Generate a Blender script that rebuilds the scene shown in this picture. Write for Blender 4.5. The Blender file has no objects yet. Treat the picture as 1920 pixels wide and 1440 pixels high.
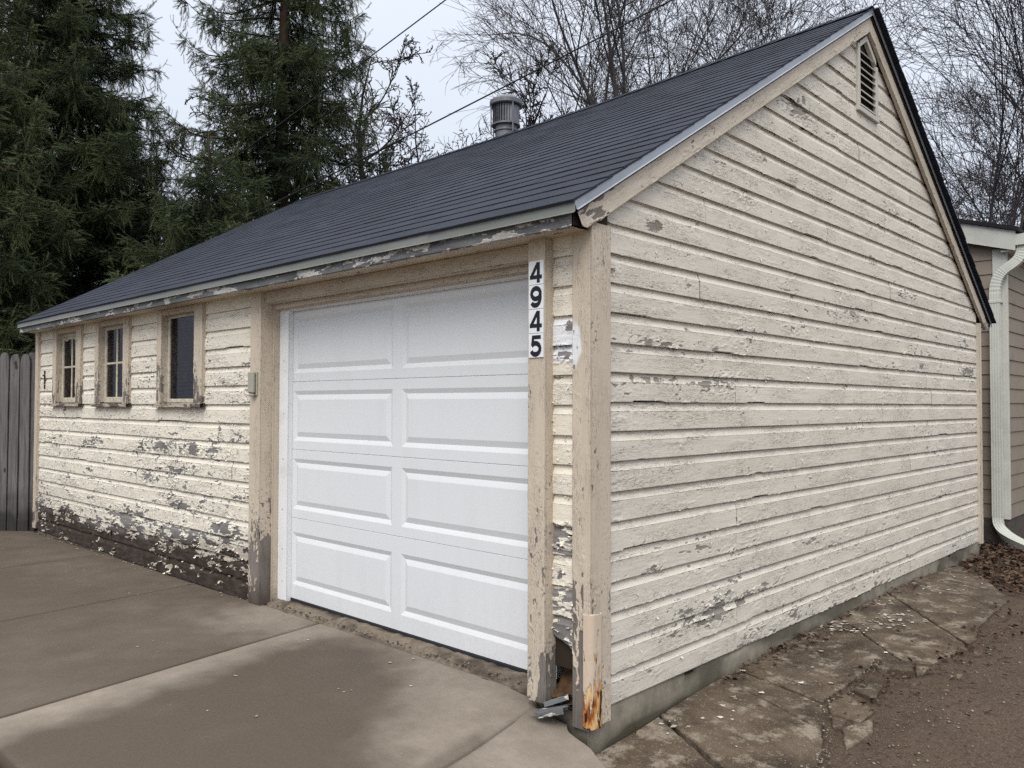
import bpy, math, random
import numpy as np
from mathutils import Matrix, Vector

scene = bpy.context.scene
COL = scene.collection

# ------------------------------------------------------------------ camera
CAM = np.array([2.15365, -2.75063, 1.31680])
CF = np.array([-0.68894577, 0.72435924, 0.02564018])
CR = np.array([0.72463845, 0.68912492, 0.00244103])
CU = np.array([0.0159011, -0.0202616, 0.99966826])
cd = bpy.data.cameras.new("camera")
cam = bpy.data.objects.new("camera", cd)
COL.objects.link(cam)
cd.sensor_width = 36.0
cd.lens = 1520.5724 / 1920.0 * 36.0
cd.clip_start = 0.05
cd.clip_end = 2000.0
M = Matrix.Identity(4)
for i in range(3):
    M[i][0], M[i][1], M[i][2], M[i][3] = CR[i], CU[i], -CF[i], CAM[i]
cam.matrix_world = M
scene.camera = cam

# ------------------------------------------------------------------ sky and sun (overcast)
SUN_EL, SUN_AZ = math.radians(50), math.radians(150)      # azimuth from +y towards +x
world = bpy.data.worlds.new("World")
scene.world = world
world.use_nodes = True
wn, wl = world.node_tree.nodes, world.node_tree.links
wn.clear()
w_out = wn.new("ShaderNodeOutputWorld")
w_bg = wn.new("ShaderNodeBackground")
w_sky = wn.new("ShaderNodeTexSky")
w_sky.sky_type = 'NISHITA'
w_sky.sun_disc = False
w_sky.sun_elevation = SUN_EL
w_sky.sun_rotation = SUN_AZ
w_sky.dust_density = 4.0
w_mul = wn.new("ShaderNodeMix"); w_mul.data_type = 'RGBA'; w_mul.blend_type = 'MULTIPLY'
w_mul.inputs[0].default_value = 1.0
w_mul.inputs[7].default_value = (0.10, 0.10, 0.10, 1)
w_tc = wn.new("ShaderNodeTexCoord")
w_sep = wn.new("ShaderNodeSeparateXYZ")
w_ramp = wn.new("ShaderNodeValToRGB")                       # even overcast layer, brighter towards the zenith
e = w_ramp.color_ramp.elements
e[0].position = 0.0; e[0].color = (0.555, 0.61, 0.70, 1)
e[1].position = 1.0; e[1].color = (1.95, 1.95, 1.95, 1)
el = w_ramp.color_ramp.elements.new(0.45); el.color = (0.72, 0.77, 0.855, 1)
w_nz = wn.new("ShaderNodeTexNoise"); w_nz.inputs["Scale"].default_value = 2.2; w_nz.inputs["Detail"].default_value = 4
w_mr = wn.new("ShaderNodeMapRange"); w_mr.inputs[3].default_value = 0.93; w_mr.inputs[4].default_value = 1.07
w_mul2 = wn.new("ShaderNodeMix"); w_mul2.data_type = 'RGBA'; w_mul2.blend_type = 'MULTIPLY'; w_mul2.inputs[0].default_value = 1.0
w_mix = wn.new("ShaderNodeMix"); w_mix.data_type = 'RGBA'
w_mix.inputs[0].default_value = 0.90
wl.new(w_tc.outputs["Generated"], w_sep.inputs[0])
wl.new(w_sep.outputs[2], w_ramp.inputs[0])
wl.new(w_tc.outputs["Generated"], w_nz.inputs["Vector"])
wl.new(w_nz.outputs[0], w_mr.inputs[0])
wl.new(w_ramp.outputs[0], w_mul2.inputs[6])
wl.new(w_mr.outputs[0], w_mul2.inputs[7])
wl.new(w_sky.outputs[0], w_mul.inputs[6])
wl.new(w_mul.outputs[2], w_mix.inputs[6])
wl.new(w_mul2.outputs[2], w_mix.inputs[7])
wl.new(w_mix.outputs[2], w_bg.inputs[0])
w_bg.inputs[1].default_value = 1.0
wl.new(w_bg.outputs[0], w_out.inputs[0])

sd = bpy.data.lights.new("sun", 'SUN')
sd.energy = 1.5
sd.angle = math.radians(35)
sd.color = (1.0, 0.965, 0.91)
sun = bpy.data.objects.new("sun", sd)
COL.objects.link(sun)
sdir = Vector((math.sin(SUN_AZ) * math.cos(SUN_EL), math.cos(SUN_AZ) * math.cos(SUN_EL), math.sin(SUN_EL)))
sun.rotation_euler = sdir.to_track_quat('Z', 'Y').to_euler()
sun.location = (0, -4, 12)

vs = scene.view_settings
vs.view_transform = 'Standard'
vs.look = 'None'
vs.exposure = 0.35
vs.gamma = 1.0
vs.use_curve_mapping = False
scene.cycles.max_bounces = 6
scene.cycles.use_denoising = False          # keep the fine paint texture; a little grain suits the photograph
scene.cycles.transparent_max_bounces = 12

rng = np.random.default_rng(7)
random.seed(7)

# ------------------------------------------------------------------ noise
def _hash(ix, iy, seed):
    h = (ix.astype(np.int64) * 374761393 + iy.astype(np.int64) * 668265263 + seed * 2147483647) & 0xFFFFFFFF
    h = ((h ^ (h >> 13)) * 1274126177) & 0xFFFFFFFF
    h = ((h ^ (h >> 16)) * 2246822519) & 0xFFFFFFFF
    return ((h ^ (h >> 13)) & 0xFFFFFF) / float(0x1000000)

def vnoise(x, y, seed=0):
    x = np.asarray(x, float); y = np.asarray(y, float)
    x, y = np.broadcast_arrays(x, y)
    ix = np.floor(x); iy = np.floor(y)
    fx = x - ix; fy = y - iy
    fx = fx * fx * (3 - 2 * fx); fy = fy * fy * (3 - 2 * fy)
    a = _hash(ix, iy, seed); b = _hash(ix + 1, iy, seed)
    c = _hash(ix, iy + 1, seed); d = _hash(ix + 1, iy + 1, seed)
    return (a * (1 - fx) + b * fx) * (1 - fy) + (c * (1 - fx) + d * fx) * fy

def fbm(x, y, seed=0, oct=4):
    s = 0.0; amp = 0.5; tot = 0.0
    for o in range(oct):
        s = s + amp * vnoise(np.asarray(x) * 2 ** o + 17.3 * o, np.asarray(y) * 2 ** o + 9.1 * o, seed + o * 31)
        tot += amp; amp *= 0.5
    return s / tot

def sst(x, a, b):
    t = np.clip((np.asarray(x, float) - a) / (b - a), 0, 1)
    return t * t * (3 - 2 * t)

# ------------------------------------------------------------------ object helpers
class Thing:
    pass

def tag(o, label=None, cat=None, group=None, kind=None):
    if label: o["label"] = label
    if cat: o["category"] = cat
    if group: o["group"] = group
    if kind: o["kind"] = kind
    return o

def thing(name, loc, label, cat, group=None):
    o = bpy.data.objects.new(name, None)
    COL.objects.link(o)
    o.location = loc
    o.empty_display_size = 0.2
    tag(o, label, cat, group)
    o["org"] = list(loc)
    return o

def org_of(parent):
    p = parent
    while p is not None:
        if "org" in p.keys():
            return np.array(p["org"][:], float)
        p = p.parent
    return np.zeros(3)

def finish(name, me, mat, parent, smooth=False):
    if mat is not None:
        for m in (mat if isinstance(mat, (list, tuple)) else [mat]):
            me.materials.append(m)
    o = bpy.data.objects.new(name, me)
    COL.objects.link(o)
    if parent is not None:
        o.parent = parent
    if smooth:
        me.polygons.foreach_set("use_smooth", np.ones(len(me.polygons), bool))
    return o

def mesh(name, V, F, mat, parent=None, smooth=False, uv=None, attrs=None):
    """V list of points (world), F list of index tuples, or an (m,4)/(m,3) array for big meshes."""
    V = np.asarray(V, float).reshape(-1, 3) - org_of(parent)
    me = bpy.data.meshes.new(name)
    if isinstance(F, np.ndarray):
        k = F.shape[1]
        me.vertices.add(len(V)); me.vertices.foreach_set("co", V.ravel().astype(np.float32))
        me.loops.add(F.size); me.loops.foreach_set("vertex_index", F.ravel().astype(np.int32))
        me.polygons.add(len(F))
        me.polygons.foreach_set("loop_start", np.arange(0, F.size, k, dtype=np.int32))
        me.polygons.foreach_set("loop_total", np.full(len(F), k, np.int32))
        me.update(calc_edges=True)
    else:
        me.from_pydata([tuple(v) for v in V], [], F)
        me.update()
    if uv is not None:
        l = me.uv_layers.new(name="grain")
        idx = np.empty(len(me.loops), np.int32); me.loops.foreach_get("vertex_index", idx)
        l.data.foreach_set("uv", np.asarray(uv, np.float32)[idx].ravel())
    for k, a in (attrs or {}).items():
        at = me.attributes.new(k, 'FLOAT', 'POINT')
        at.data.foreach_set("value", np.asarray(a, np.float32).ravel())
    return finish(name, me, mat, parent, smooth)

def box_vf(lo, hi, c=0.003):
    """chamfered axis aligned box"""
    lo = np.array(lo, float); hi = np.array(hi, float)
    c = min(c, *(0.45 * (hi - lo)))
    V = []; idx = {}
    for sx in (0, 1):
        for sy in (0, 1):
            for sz in (0, 1):
                base = [(lo, hi)[s][k] for k, s in enumerate((sx, sy, sz))]
                sg = [1 if s == 0 else -1 for s in (sx, sy, sz)]
                for ax in range(3):           # vertex lying on the face normal to ax
                    p = [base[k] + (0 if k == ax else sg[k] * c) for k in range(3)]
                    idx[(sx, sy, sz, ax)] = len(V); V.append(p)
    F = []
    def quad(*k): F.append(tuple(idx[i] for i in k))
    for ax in range(3):
        o1, o2 = [k for k in range(3) if k != ax]
        for s in (0, 1):
            ks = []
            for a, b in ((0, 0), (1, 0), (1, 1), (0, 1)):
                t = [0, 0, 0]; t[ax] = s; t[o1] = a; t[o2] = b
                ks.append((t[0], t[1], t[2], ax))
            quad(*ks)
    for ax in range(3):                        # edges running along ax
        o1, o2 = [k for k in range(3) if k != ax]
        for a in (0, 1):
            for b in (0, 1):
                t0 = [0, 0, 0]; t1 = [0, 0, 0]
                t0[o1] = t1[o1] = a; t0[o2] = t1[o2] = b; t1[ax] = 1
                quad((*t0, o1), (*t1, o1), (*t1, o2), (*t0, o2))
    for sx in (0, 1):
        for sy in (0, 1):
            for sz in (0, 1):
                F.append(tuple(idx[(sx, sy, sz, k)] for k in range(3)))
    return np.array(V), F

def merge(parts):
    VV = []; FF = []; n = 0
    for V, F in parts:
        VV.append(np.asarray(V, float)); FF += [tuple(i + n for i in f) for f in F]; n += len(V)
    return np.concatenate(VV), FF

def fix_normals(o):
    import bmesh
    bm = bmesh.new(); bm.from_mesh(o.data)
    bmesh.ops.recalc_face_normals(bm, faces=bm.faces)
    bm.to_mesh(o.data); bm.free()
    return o

def box(name, lo, hi, mat, parent=None, c=0.003):
    V, F = box_vf(lo, hi, c)
    return fix_normals(mesh(name, V, F, mat, parent))

def boxes(name, lst, mat, parent=None, c=0.003):
    V, F = merge([box_vf(a, b, c) for a, b in lst])
    return fix_normals(mesh(name, V, F, mat, parent))

def xf(V, Mx):
    V = np.asarray(V, float)
    return V @ np.array(Mx.to_3x3()).T + np.array(Mx.translation)

def obox_vf(centre, ax, ay, az, size, c=0.003):
    """box of given size on three unit axes"""
    s = np.array(size) / 2
    V, F = box_vf(-s, s, c)
    R = np.stack([ax, ay, az], 0)
    return V @ R + np.array(centre), F

def prism_vf(poly, axis_pts):
    """poly: list of 3d points (one end), other end = poly + vec"""
    n = len(poly)
    P = np.array(poly, float); Q = P + np.array(axis_pts, float)
    V = np.concatenate([P, Q])
    F = [tuple(range(n))[::-1], tuple(range(n, 2 * n))]
    for i in range(n):
        j = (i + 1) % n
        F.append((i, j, n + j, n + i))
    return V, F

def tube_vf(pts, rads, sides=6, cap=True, flat=None):
    pts = np.asarray(pts, float); n = len(pts)
    T = np.gradient(pts, axis=0); T /= np.linalg.norm(T, axis=1)[:, None] + 1e-9
    V = []; F = []
    up = np.array([0, 0, 1.0]) if abs(T[0][2]) < 0.9 else np.array([1.0, 0, 0])
    u = np.cross(T[0], up); u /= np.linalg.norm(u)
    for i in range(n):
        u = u - T[i] * (u @ T[i]); u /= np.linalg.norm(u) + 1e-9
        v = np.cross(T[i], u)
        for k in range(sides):
            a = 2 * math.pi * k / sides
            V.append(pts[i] + rads[i] * (math.cos(a) * u + math.sin(a) * v))
    for i in range(n - 1):
        for k in range(sides):
            k2 = (k + 1) % sides
            F.append((i * sides + k, i * sides + k2, (i + 1) * sides + k2, (i + 1) * sides + k))
    if cap:
        F.append(tuple(range(sides))[::-1]); F.append(tuple((n - 1) * sides + k for k in range(sides)))
    return np.array(V), F

def lathe_vf(c, prof, n=24, cap=True):
    V = []; F = []
    for r, z in prof:
        for k in range(n):
            a = 2 * math.pi * k / n
            V.append((c[0] + r * math.cos(a), c[1] + r * math.sin(a), c[2] + z))
    for i in range(len(prof) - 1):
        for k in range(n):
            k2 = (k + 1) % n
            F.append((i * n + k, i * n + k2, (i + 1) * n + k2, (i + 1) * n + k))
    if cap:
        F.append(tuple(range(n))[::-1]); F.append(tuple((len(prof) - 1) * n + k for k in range(n)))
    return np.array(V), F

# ------------------------------------------------------------------ materials
class NT:
    def __init__(s, name):
        s.m = bpy.data.materials.new(name); s.m.use_nodes = True
        s.t = s.m.node_tree; s.n = s.t.nodes; s.l = s.t.links
        s.n.clear()
        s.out = s.n.new("ShaderNodeOutputMaterial")
        s.b = s.n.new("ShaderNodeBsdfPrincipled")
        s.l.new(s.b.outputs[0], s.out.inputs[0])
        s.b.inputs["Roughness"].default_value = 0.8
        s.b.inputs["Specular IOR Level"].default_value = 0.25
    def new(s, t, **k):
        n = s.n.new(t)
        for a, v in k.items(): setattr(n, a, v)
        return n
    def link(s, a, b): s.l.new(a, b)
    def val(s, inp, v):
        if hasattr(v, "is_output") or isinstance(v, bpy.types.NodeSocket): s.l.new(v, inp)
        else: inp.default_value = v
    def attr(s, name):
        n = s.new("ShaderNodeAttribute"); n.attribute_name = name
        return n.outputs["Fac"]
    def obj(s): return s.new("ShaderNodeTexCoord").outputs["Object"]
    def uv(s):
        n = s.new("ShaderNodeUVMap"); n.uv_map = "grain"; return n.outputs[0]
    def scale(s, v, sc):
        n = s.new("ShaderNodeMapping"); s.link(v, n.inputs[0]); n.inputs["Scale"].default_value = sc
        return n.outputs[0]
    def noise(s, v, sc=1.0, det=4, rough=0.55, dist=0.0):
        n = s.new("ShaderNodeTexNoise"); s.link(v, n.inputs["Vector"])
        n.inputs["Scale"].default_value = sc; n.inputs["Detail"].default_value = det
        n.inputs["Roughness"].default_value = rough; n.inputs["Distortion"].default_value = dist
        return n.outputs[0]
    def math(s, op, a, b=0.0, clamp=False):
        n = s.new("ShaderNodeMath", operation=op, use_clamp=clamp)
        s.val(n.inputs[0], a); s.val(n.inputs[1], b); return n.outputs[0]
    def mr(s, v, a, b, c=0.0, d=1.0):
        n = s.new("ShaderNodeMapRange"); s.val(n.inputs[0], v)
        for i, x in enumerate((a, b, c, d)): s.val(n.inputs[1 + i], x)
        return n.outputs[0]
    def mix(s, f, a, b, blend='MIX'):
        n = s.new("ShaderNodeMix", data_type='RGBA', blend_type=blend)
        s.val(n.inputs[0], f)
        for i, x in ((6, a), (7, b)):
            if isinstance(x, (tuple, list)): n.inputs[i].default_value = (*x[:3], 1)
            else: s.link(x, n.inputs[i])
        return n.outputs[2]
    def ramp(s, f, stops):
        n = s.new("ShaderNodeValToRGB"); s.link(f, n.inputs[0])
        e = n.color_ramp.elements
        e[0].position, e[0].color = stops[0][0], (*stops[0][1], 1)
        e[1].position, e[1].color = stops[-1][0], (*stops[-1][1], 1)
        for p, c in stops[1:-1]:
            x = e.new(p); x.color = (*c, 1)
        return n.outputs[0]
    def base(s, c):
        if isinstance(c, (tuple, list)): s.b.inputs["Base Color"].default_value = (*c[:3], 1)
        else: s.link(c, s.b.inputs["Base Color"])
    def rough(s, r): s.val(s.b.inputs["Roughness"], r)
    def bump(s, h, strength=0.3, dist=0.01):
        n = s.new("ShaderNodeBump"); n.inputs["Strength"].default_value = strength; n.inputs["Distance"].default_value = dist
        s.link(h, n.inputs["Height"]); s.link(n.outputs[0], s.b.inputs["Normal"])

def plain(name, col, rough=0.7, var=0.12, sc=6.0, metal=0.0, bump=0.15, bsc=80.0, dirt=None):
    t = NT(name); o = t.obj()
    n = t.noise(o, sc, 5); f = t.mr(n, 0.3, 0.7)
    c = t.mix(f, tuple(x * (1 - var) for x in col), tuple(min(1, x * (1 + var)) for x in col))
    if dirt:
        d = t.mr(t.noise(o, sc * 0.6 + 1.3, 6, 0.65), 0.52, 0.72)
        c = t.mix(t.math('MULTIPLY', d, 0.6), c, dirt)
    t.base(c); t.rough(t.mr(n, 0.2, 0.8, rough - 0.08, rough + 0.08))
    t.b.inputs["Metallic"].default_value = metal
    if bump: t.bump(t.noise(o, bsc, 4), bump, 0.002)
    return t.m

def weather_mat(name, paint, paint2, wood_lo, wood_hi, wet=(0.034, 0.021, 0.014), dirt=(0.30, 0.26, 0.20), dirt_amt=0.35, edge_amt=0.45, crack_amt=0.62):
    """old paint over weathered wood; attribute m: paint margin (>0 painted), w: wetness / rot, p: white primer"""
    t = NT(name); uv = t.uv()
    m = t.attr("m"); w = t.attr("w"); p = t.attr("p")
    n1 = t.noise(t.scale(uv, (55, 260, 1)), 1.0, 3)
    mm = t.math('ADD', m, t.math('MULTIPLY', t.math('SUBTRACT', n1, 0.5), 0.16))
    painted = t.mr(mm, -0.025, 0.02)
    # wood
    g1 = t.noise(t.scale(uv, (5, 190, 1)), 1.0, 5, 0.65, 0.4)
    wood = t.ramp(g1, [(0.25, wood_lo), (0.55, tuple((a + b) / 2 for a, b in zip(wood_lo, wood_hi))), (0.8, wood_hi)])
    g2 = t.noise(t.scale(uv, (3.5, 9, 1)), 1.0, 4)
    wood = t.mix(t.mr(g2, 0.35, 0.75, 0.0, 0.55), wood, tuple(x * 0.45 for x in wood_lo))
    wetf = t.math('MULTIPLY', w, t.mr(t.noise(t.scale(uv, (9, 30, 1)), 1.0, 4), 0.25, 0.6, 0.75, 1.0))
    wood = t.mix(wetf, wood, wet)
    # paint
    v1 = t.noise(t.scale(uv, (1.7, 5, 1)), 1.0, 5)
    pc = t.mix(t.mr(v1, 0.3, 0.7), paint, paint2)
    d1 = t.noise(t.scale(uv, (4, 22, 1)), 1.0, 6, 0.7)
    pc = t.mix(t.math('MULTIPLY', t.mr(d1, 0.50, 0.80), dirt_amt), pc, dirt)
    d2 = t.noise(t.scale(uv, (22, 150, 1)), 1.0, 3, 0.6)
    pc = t.mix(t.math('MULTIPLY', t.mr(d2, 0.60, 0.72), dirt_amt * 0.9), pc, tuple(x * 0.8 for x in dirt))
    cr = t.noise(t.scale(uv, (13, 140, 1)), 1.0, 3, 0.5, 0.3)
    cl = t.mr(t.math('ABSOLUTE', t.math('SUBTRACT', cr, 0.5)), 0.0, 0.022, 1.0, 0.0)
    cz = t.mr(t.noise(t.scale(uv, (2.4, 9, 1)), 1.0, 4), 0.44, 0.60)
    crk = t.math('MULTIPLY', cl, cz)
    pc = t.mix(t.math('MULTIPLY', crk, crack_amt), pc, tuple(x * 0.42 for x in dirt))
    rnd = t.new("ShaderNodeObjectInfo").outputs["Random"]
    pc = t.mix(t.mr(rnd, 0, 1, 0.0, 0.10), pc, (0.40, 0.37, 0.33))
    edge = t.mr(mm, 0.02, 0.12, edge_amt, 0.0)
    pc = t.mix(edge, pc, (0.78, 0.75, 0.68))
    pc = t.mix(t.math('MULTIPLY', w, 0.55), pc, (0.16, 0.12, 0.085))
    pc = t.mix(p, pc, (0.76, 0.77, 0.79))
    t.base(t.mix(painted, wood, pc))
    t.rough(t.mr(painted, 0, 1, 0.85, 0.62))
    hb = t.math('ADD', t.math('MULTIPLY', g1, 0.6), t.math('MULTIPLY', n1, 0.5))
    hb = t.math('ADD', hb, t.math('MULTIPLY', painted, 0.9))
    hb = t.math('SUBTRACT', hb, t.math('MULTIPLY', crk, 0.9))
    t.bump(hb, 0.8, 0.002)
    return t.m
# paints
M_gable = weather_mat("gable_paint", (0.71, 0.655, 0.565), (0.66, 0.605, 0.52), (0.24, 0.215, 0.185), (0.42, 0.39, 0.34), dirt=(0.33, 0.30, 0.25), dirt_amt=0.34, edge_amt=0.35)
M_front = weather_mat("front_paint", (0.80, 0.74, 0.63), (0.75, 0.69, 0.58), (0.15, 0.14, 0.132), (0.36, 0.34, 0.325), dirt_amt=0.22, edge_amt=0.6)
M_trim = weather_mat("trim_paint", (0.575, 0.49, 0.39), (0.525, 0.445, 0.35), (0.13, 0.112, 0.098), (0.34, 0.305, 0.27), dirt_amt=0.25, edge_amt=0.08, crack_amt=0.4)
M_barge = weather_mat("barge_paint", (0.60, 0.52, 0.42), (0.55, 0.48, 0.39), (0.14, 0.105, 0.095), (0.28, 0.26, 0.235), dirt_amt=0.35, edge_amt=0.1)
M_fascia = weather_mat("fascia_wood", (0.42, 0.415, 0.40), (0.34, 0.335, 0.325), (0.095, 0.097, 0.10), (0.28, 0.285, 0.295), wet=(0.05, 0.05, 0.054))

def concrete_mat(name, base, dark, damp_dark, sc=5.0, speck=0.5, bump=0.35):
    t = NT(name); o = t.obj()
    n = t.noise(o, sc, 6, 0.6)
    c = t.mix(t.mr(n, 0.3, 0.7), dark, base)
    f = t.noise(o, 160, 3, 0.7)
    c = t.mix(t.math('MULTIPLY', t.mr(f, 0.58, 0.75), speck), c, tuple(x * 0.45 for x in dark))
    c = t.mix(t.math('MULTIPLY', t.mr(t.noise(o, 120, 2, 0.6), 0.64, 0.72), speck), c, tuple(min(1, x * 1.5) for x in base))
    c = t.mix(t.mr(t.noise(o, 17, 6, 0.75), 0.42, 0.66, 0.0, 0.22), c, tuple(x * 0.5 for x in dark))
    d = t.attr("damp")
    d = t.math('ADD', d, t.math('MULTIPLY', t.math('SUBTRACT', t.noise(o, 60, 5, 0.8), 0.5), 0.35), True)
    c = t.mix(d, c, damp_dark)
    t.base(c)
    t.rough(t.mr(d, 0, 1, 0.9, 0.62))
    t.bump(t.math('ADD', t.noise(o, 220, 4, 0.7), t.math('MULTIPLY', n, 1.5)), bump, 0.003)
    return t.m
M_drive = concrete_mat("driveway_concrete", (0.268, 0.229, 0.188), (0.205, 0.172, 0.138), (0.076, 0.058, 0.042))
M_path = concrete_mat("old_concrete", (0.30, 0.262, 0.212), (0.20, 0.168, 0.13), (0.075, 0.055, 0.040), sc=4.0, speck=0.8, bump=0.6)
M_found = concrete_mat("foundation_concrete", (0.34, 0.305, 0.245), (0.165, 0.145, 0.112), (0.075, 0.066, 0.047), sc=7.0, bump=0.5)
M_shell = plain("dark_sheathing", (0.03, 0.022, 0.016), 0.9)
def door_mat():
    t = NT("white_door_enamel"); o = t.obj()
    z = t.new("ShaderNodeSeparateXYZ"); t.link(o, z.inputs[0])
    c = t.mix(t.mr(t.noise(o, 1.3, 5), 0.3, 0.7), (0.685, 0.70, 0.72), (0.71, 0.722, 0.738))
    c = t.mix(t.math('MULTIPLY', t.mr(t.noise(t.scale(o, (5, 5, 0.7)), 2.0, 6, 0.7), 0.50, 0.75), 0.10), c, (0.42, 0.40, 0.36))
    low = t.mr(z.outputs[2], 0.20, 0.62, 1.0, 0.0)                 # rain splash off the driveway
    c = t.mix(t.math('MULTIPLY', low, t.mr(t.noise(o, 45, 4, 0.8), 0.42, 0.75, 0.02, 0.22)), c, (0.36, 0.32, 0.27))
    t.base(c); t.rough(0.45); t.bump(t.noise(o, 300, 3), 0.04, 0.002)
    return t.m
M_white = door_mat()
M_vinyl = plain("white_vinyl_stop", (0.78, 0.79, 0.80), 0.5, 0.03, 3.0, dirt=(0.55, 0.53, 0.48))
M_rubber = plain("black_rubber", (0.02, 0.021, 0.024), 0.7)
M_drip = plain("grey_green_drip_edge", (0.23, 0.24, 0.222), 0.45, 0.1, 3.0, metal=0.3, dirt=(0.2, 0.21, 0.19))
M_rake = plain("blue_grey_drip_edge", (0.34, 0.37, 0.41), 0.42, 0.08, 3.0, metal=0.35, dirt=(0.25, 0.26, 0.27))
M_sash = plain("dirty_sash_paint", (0.52, 0.47, 0.38), 0.7, 0.2, 30.0, dirt=(0.15, 0.11, 0.08))

def shingle_mat():
    t = NT("asphalt_shingle"); o = t.obj()
    n = t.noise(o, 1.6, 5, 0.6)
    c = t.mix(t.mr(n, 0.3, 0.7), (0.0165, 0.0215, 0.034), (0.028, 0.0355, 0.053))
    g = t.noise(o, 420, 2, 0.8)
    c = t.mix(t.mr(g, 0.55, 0.75), c, (0.090, 0.102, 0.135))
    c = t.mix(t.mr(t.noise(o, 300, 2, 0.8), 0.58, 0.72), c, (0.012, 0.012, 0.016))
    inf = t.new("ShaderNodeObjectInfo").outputs["Random"]
    c = t.mix(t.mr(inf, 0, 1, 0.0, 0.30), c, (0.018, 0.018, 0.022))
    t.base(c); t.rough(0.9)
    t.bump(g, 0.5, 0.002)
    return t.m
M_shingle = shingle_mat()

def rust_mat():
    t = NT("rusty_painted_steel"); o = t.obj()
    z = t.new("ShaderNodeSeparateXYZ"); t.link(o, z.inputs[0])
    n = t.noise(t.scale(o, (1, 1, 0.28)), 30, 5, 0.6, 0.5)
    n2 = t.noise(t.scale(o, (1, 1, 0.3)), 34, 4, 0.6)
    h = t.mr(z.outputs[2], 0.17, 0.58, 0.20, -0.26)           # more paint lost towards the foot
    k = t.math('ADD', n, h)
    rust = t.ramp(n2, [(0.34, (0.06, 0.014, 0.005)), (0.42, (0.30, 0.09, 0.02)), (0.52, (0.55, 0.29, 0.10)), (0.62, (0.62, 0.47, 0.25)), (0.74, (0.60, 0.52, 0.38))])
    c = t.mix(t.mr(k, 0.50, 0.53), (0.55, 0.45, 0.35), rust)
    c = t.mix(t.mr(t.noise(t.scale(o, (1, 1, 0.35)), 24, 3, 0.5, 0.4), 0.60, 0.62), c, t.mix(t.mr(k, .5, .53), (0.55, 0.45, 0.35), (0.035, 0.010, 0.005)))
    t.base(c); t.rough(0.75)
    t.bump(t.math('ADD', t.mr(k, 0.46, 0.53, 1, 0), t.math('MULTIPLY', n2, 0.3)), 0.9, 0.004)
    return t.m
M_rust = rust_mat()

def glass_mat():
    t = NT("old_window_glass"); o = t.obj()
    t.n.remove(t.b)
    tr = t.new("ShaderNodeBsdfTransparent"); tr.inputs[0].default_value = (0.55, 0.53, 0.55, 1)
    gl = t.new("ShaderNodeBsdfGlossy"); gl.inputs["Roughness"].default_value = 0.08
    gl.inputs[0].default_value = (0.8, 0.82, 0.86, 1)
    df = t.new("ShaderNodeBsdfDiffuse"); df.inputs[0].default_value = (0.10, 0.09, 0.085, 1)
    fr = t.new("ShaderNodeFresnel"); fr.inputs[0].default_value = 1.45
    m1 = t.new("ShaderNodeMixShader"); m2 = t.new("ShaderNodeMixShader")
    t.link(t.mr(t.noise(o, 14, 5), 0.35, 0.8, 0.0, 0.16), m1.inputs[0])
    t.link(tr.outputs[0], m1.inputs[1]); t.link(df.outputs[0], m1.inputs[2])
    t.link(t.math('MULTIPLY', fr.outputs[0], 0.22), m2.inputs[0]); t.link(m1.outputs[0], m2.inputs[1]); t.link(gl.outputs[0], m2.inputs[2])
    t.link(m2.outputs[0], t.out.inputs[0])
    return t.m
M_glass = glass_mat()

# ------------------------------------------------------------------ weathered extrusions
def paint_margin(a, b, dmg, seed):
    """signed paint margin; a runs along the grain, b across it (metres)"""
    n1 = fbm(a * 7.5, b * 24, seed, 4) - 0.5
    n2 = fbm(a * 25, b * 84, seed + 5, 3) - 0.5
    m = n1 * 1.0 + n2 * 0.72 + 0.60 - 0.90 * dmg
    # cracks along the grain, opening where the paint is old
    wa = a + 0.03 * vnoise(a * 9, b * 30, seed + 3)
    r = np.abs(vnoise(wa * 11, b * 62 + 1.5 * vnoise(a * 3, b * 8, seed + 8), seed + 11) - 0.5) * 2
    r2 = np.abs(vnoise(a * 34, b * 26, seed + 14) - 0.5) * 2
    zone = sst(fbm(a * 2.2, b * 6, seed + 21, 3), 0.40, 0.62)
    op = (0.012 + 0.17 * dmg) * zone
    m = np.minimum(m, (r - op) * 1.1 + 0.02)
    r3 = np.abs(vnoise(a * 24, b * 118 + 2.0 * vnoise(a * 6, b * 10, seed + 18), seed + 17) - 0.5) * 2
    m = np.minimum(m, (r3 - op * 0.8) * 1.1 + 0.02)
    m = np.minimum(m, (r2 - op * 0.45) * 1.1 + 0.04)
    return m

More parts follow.
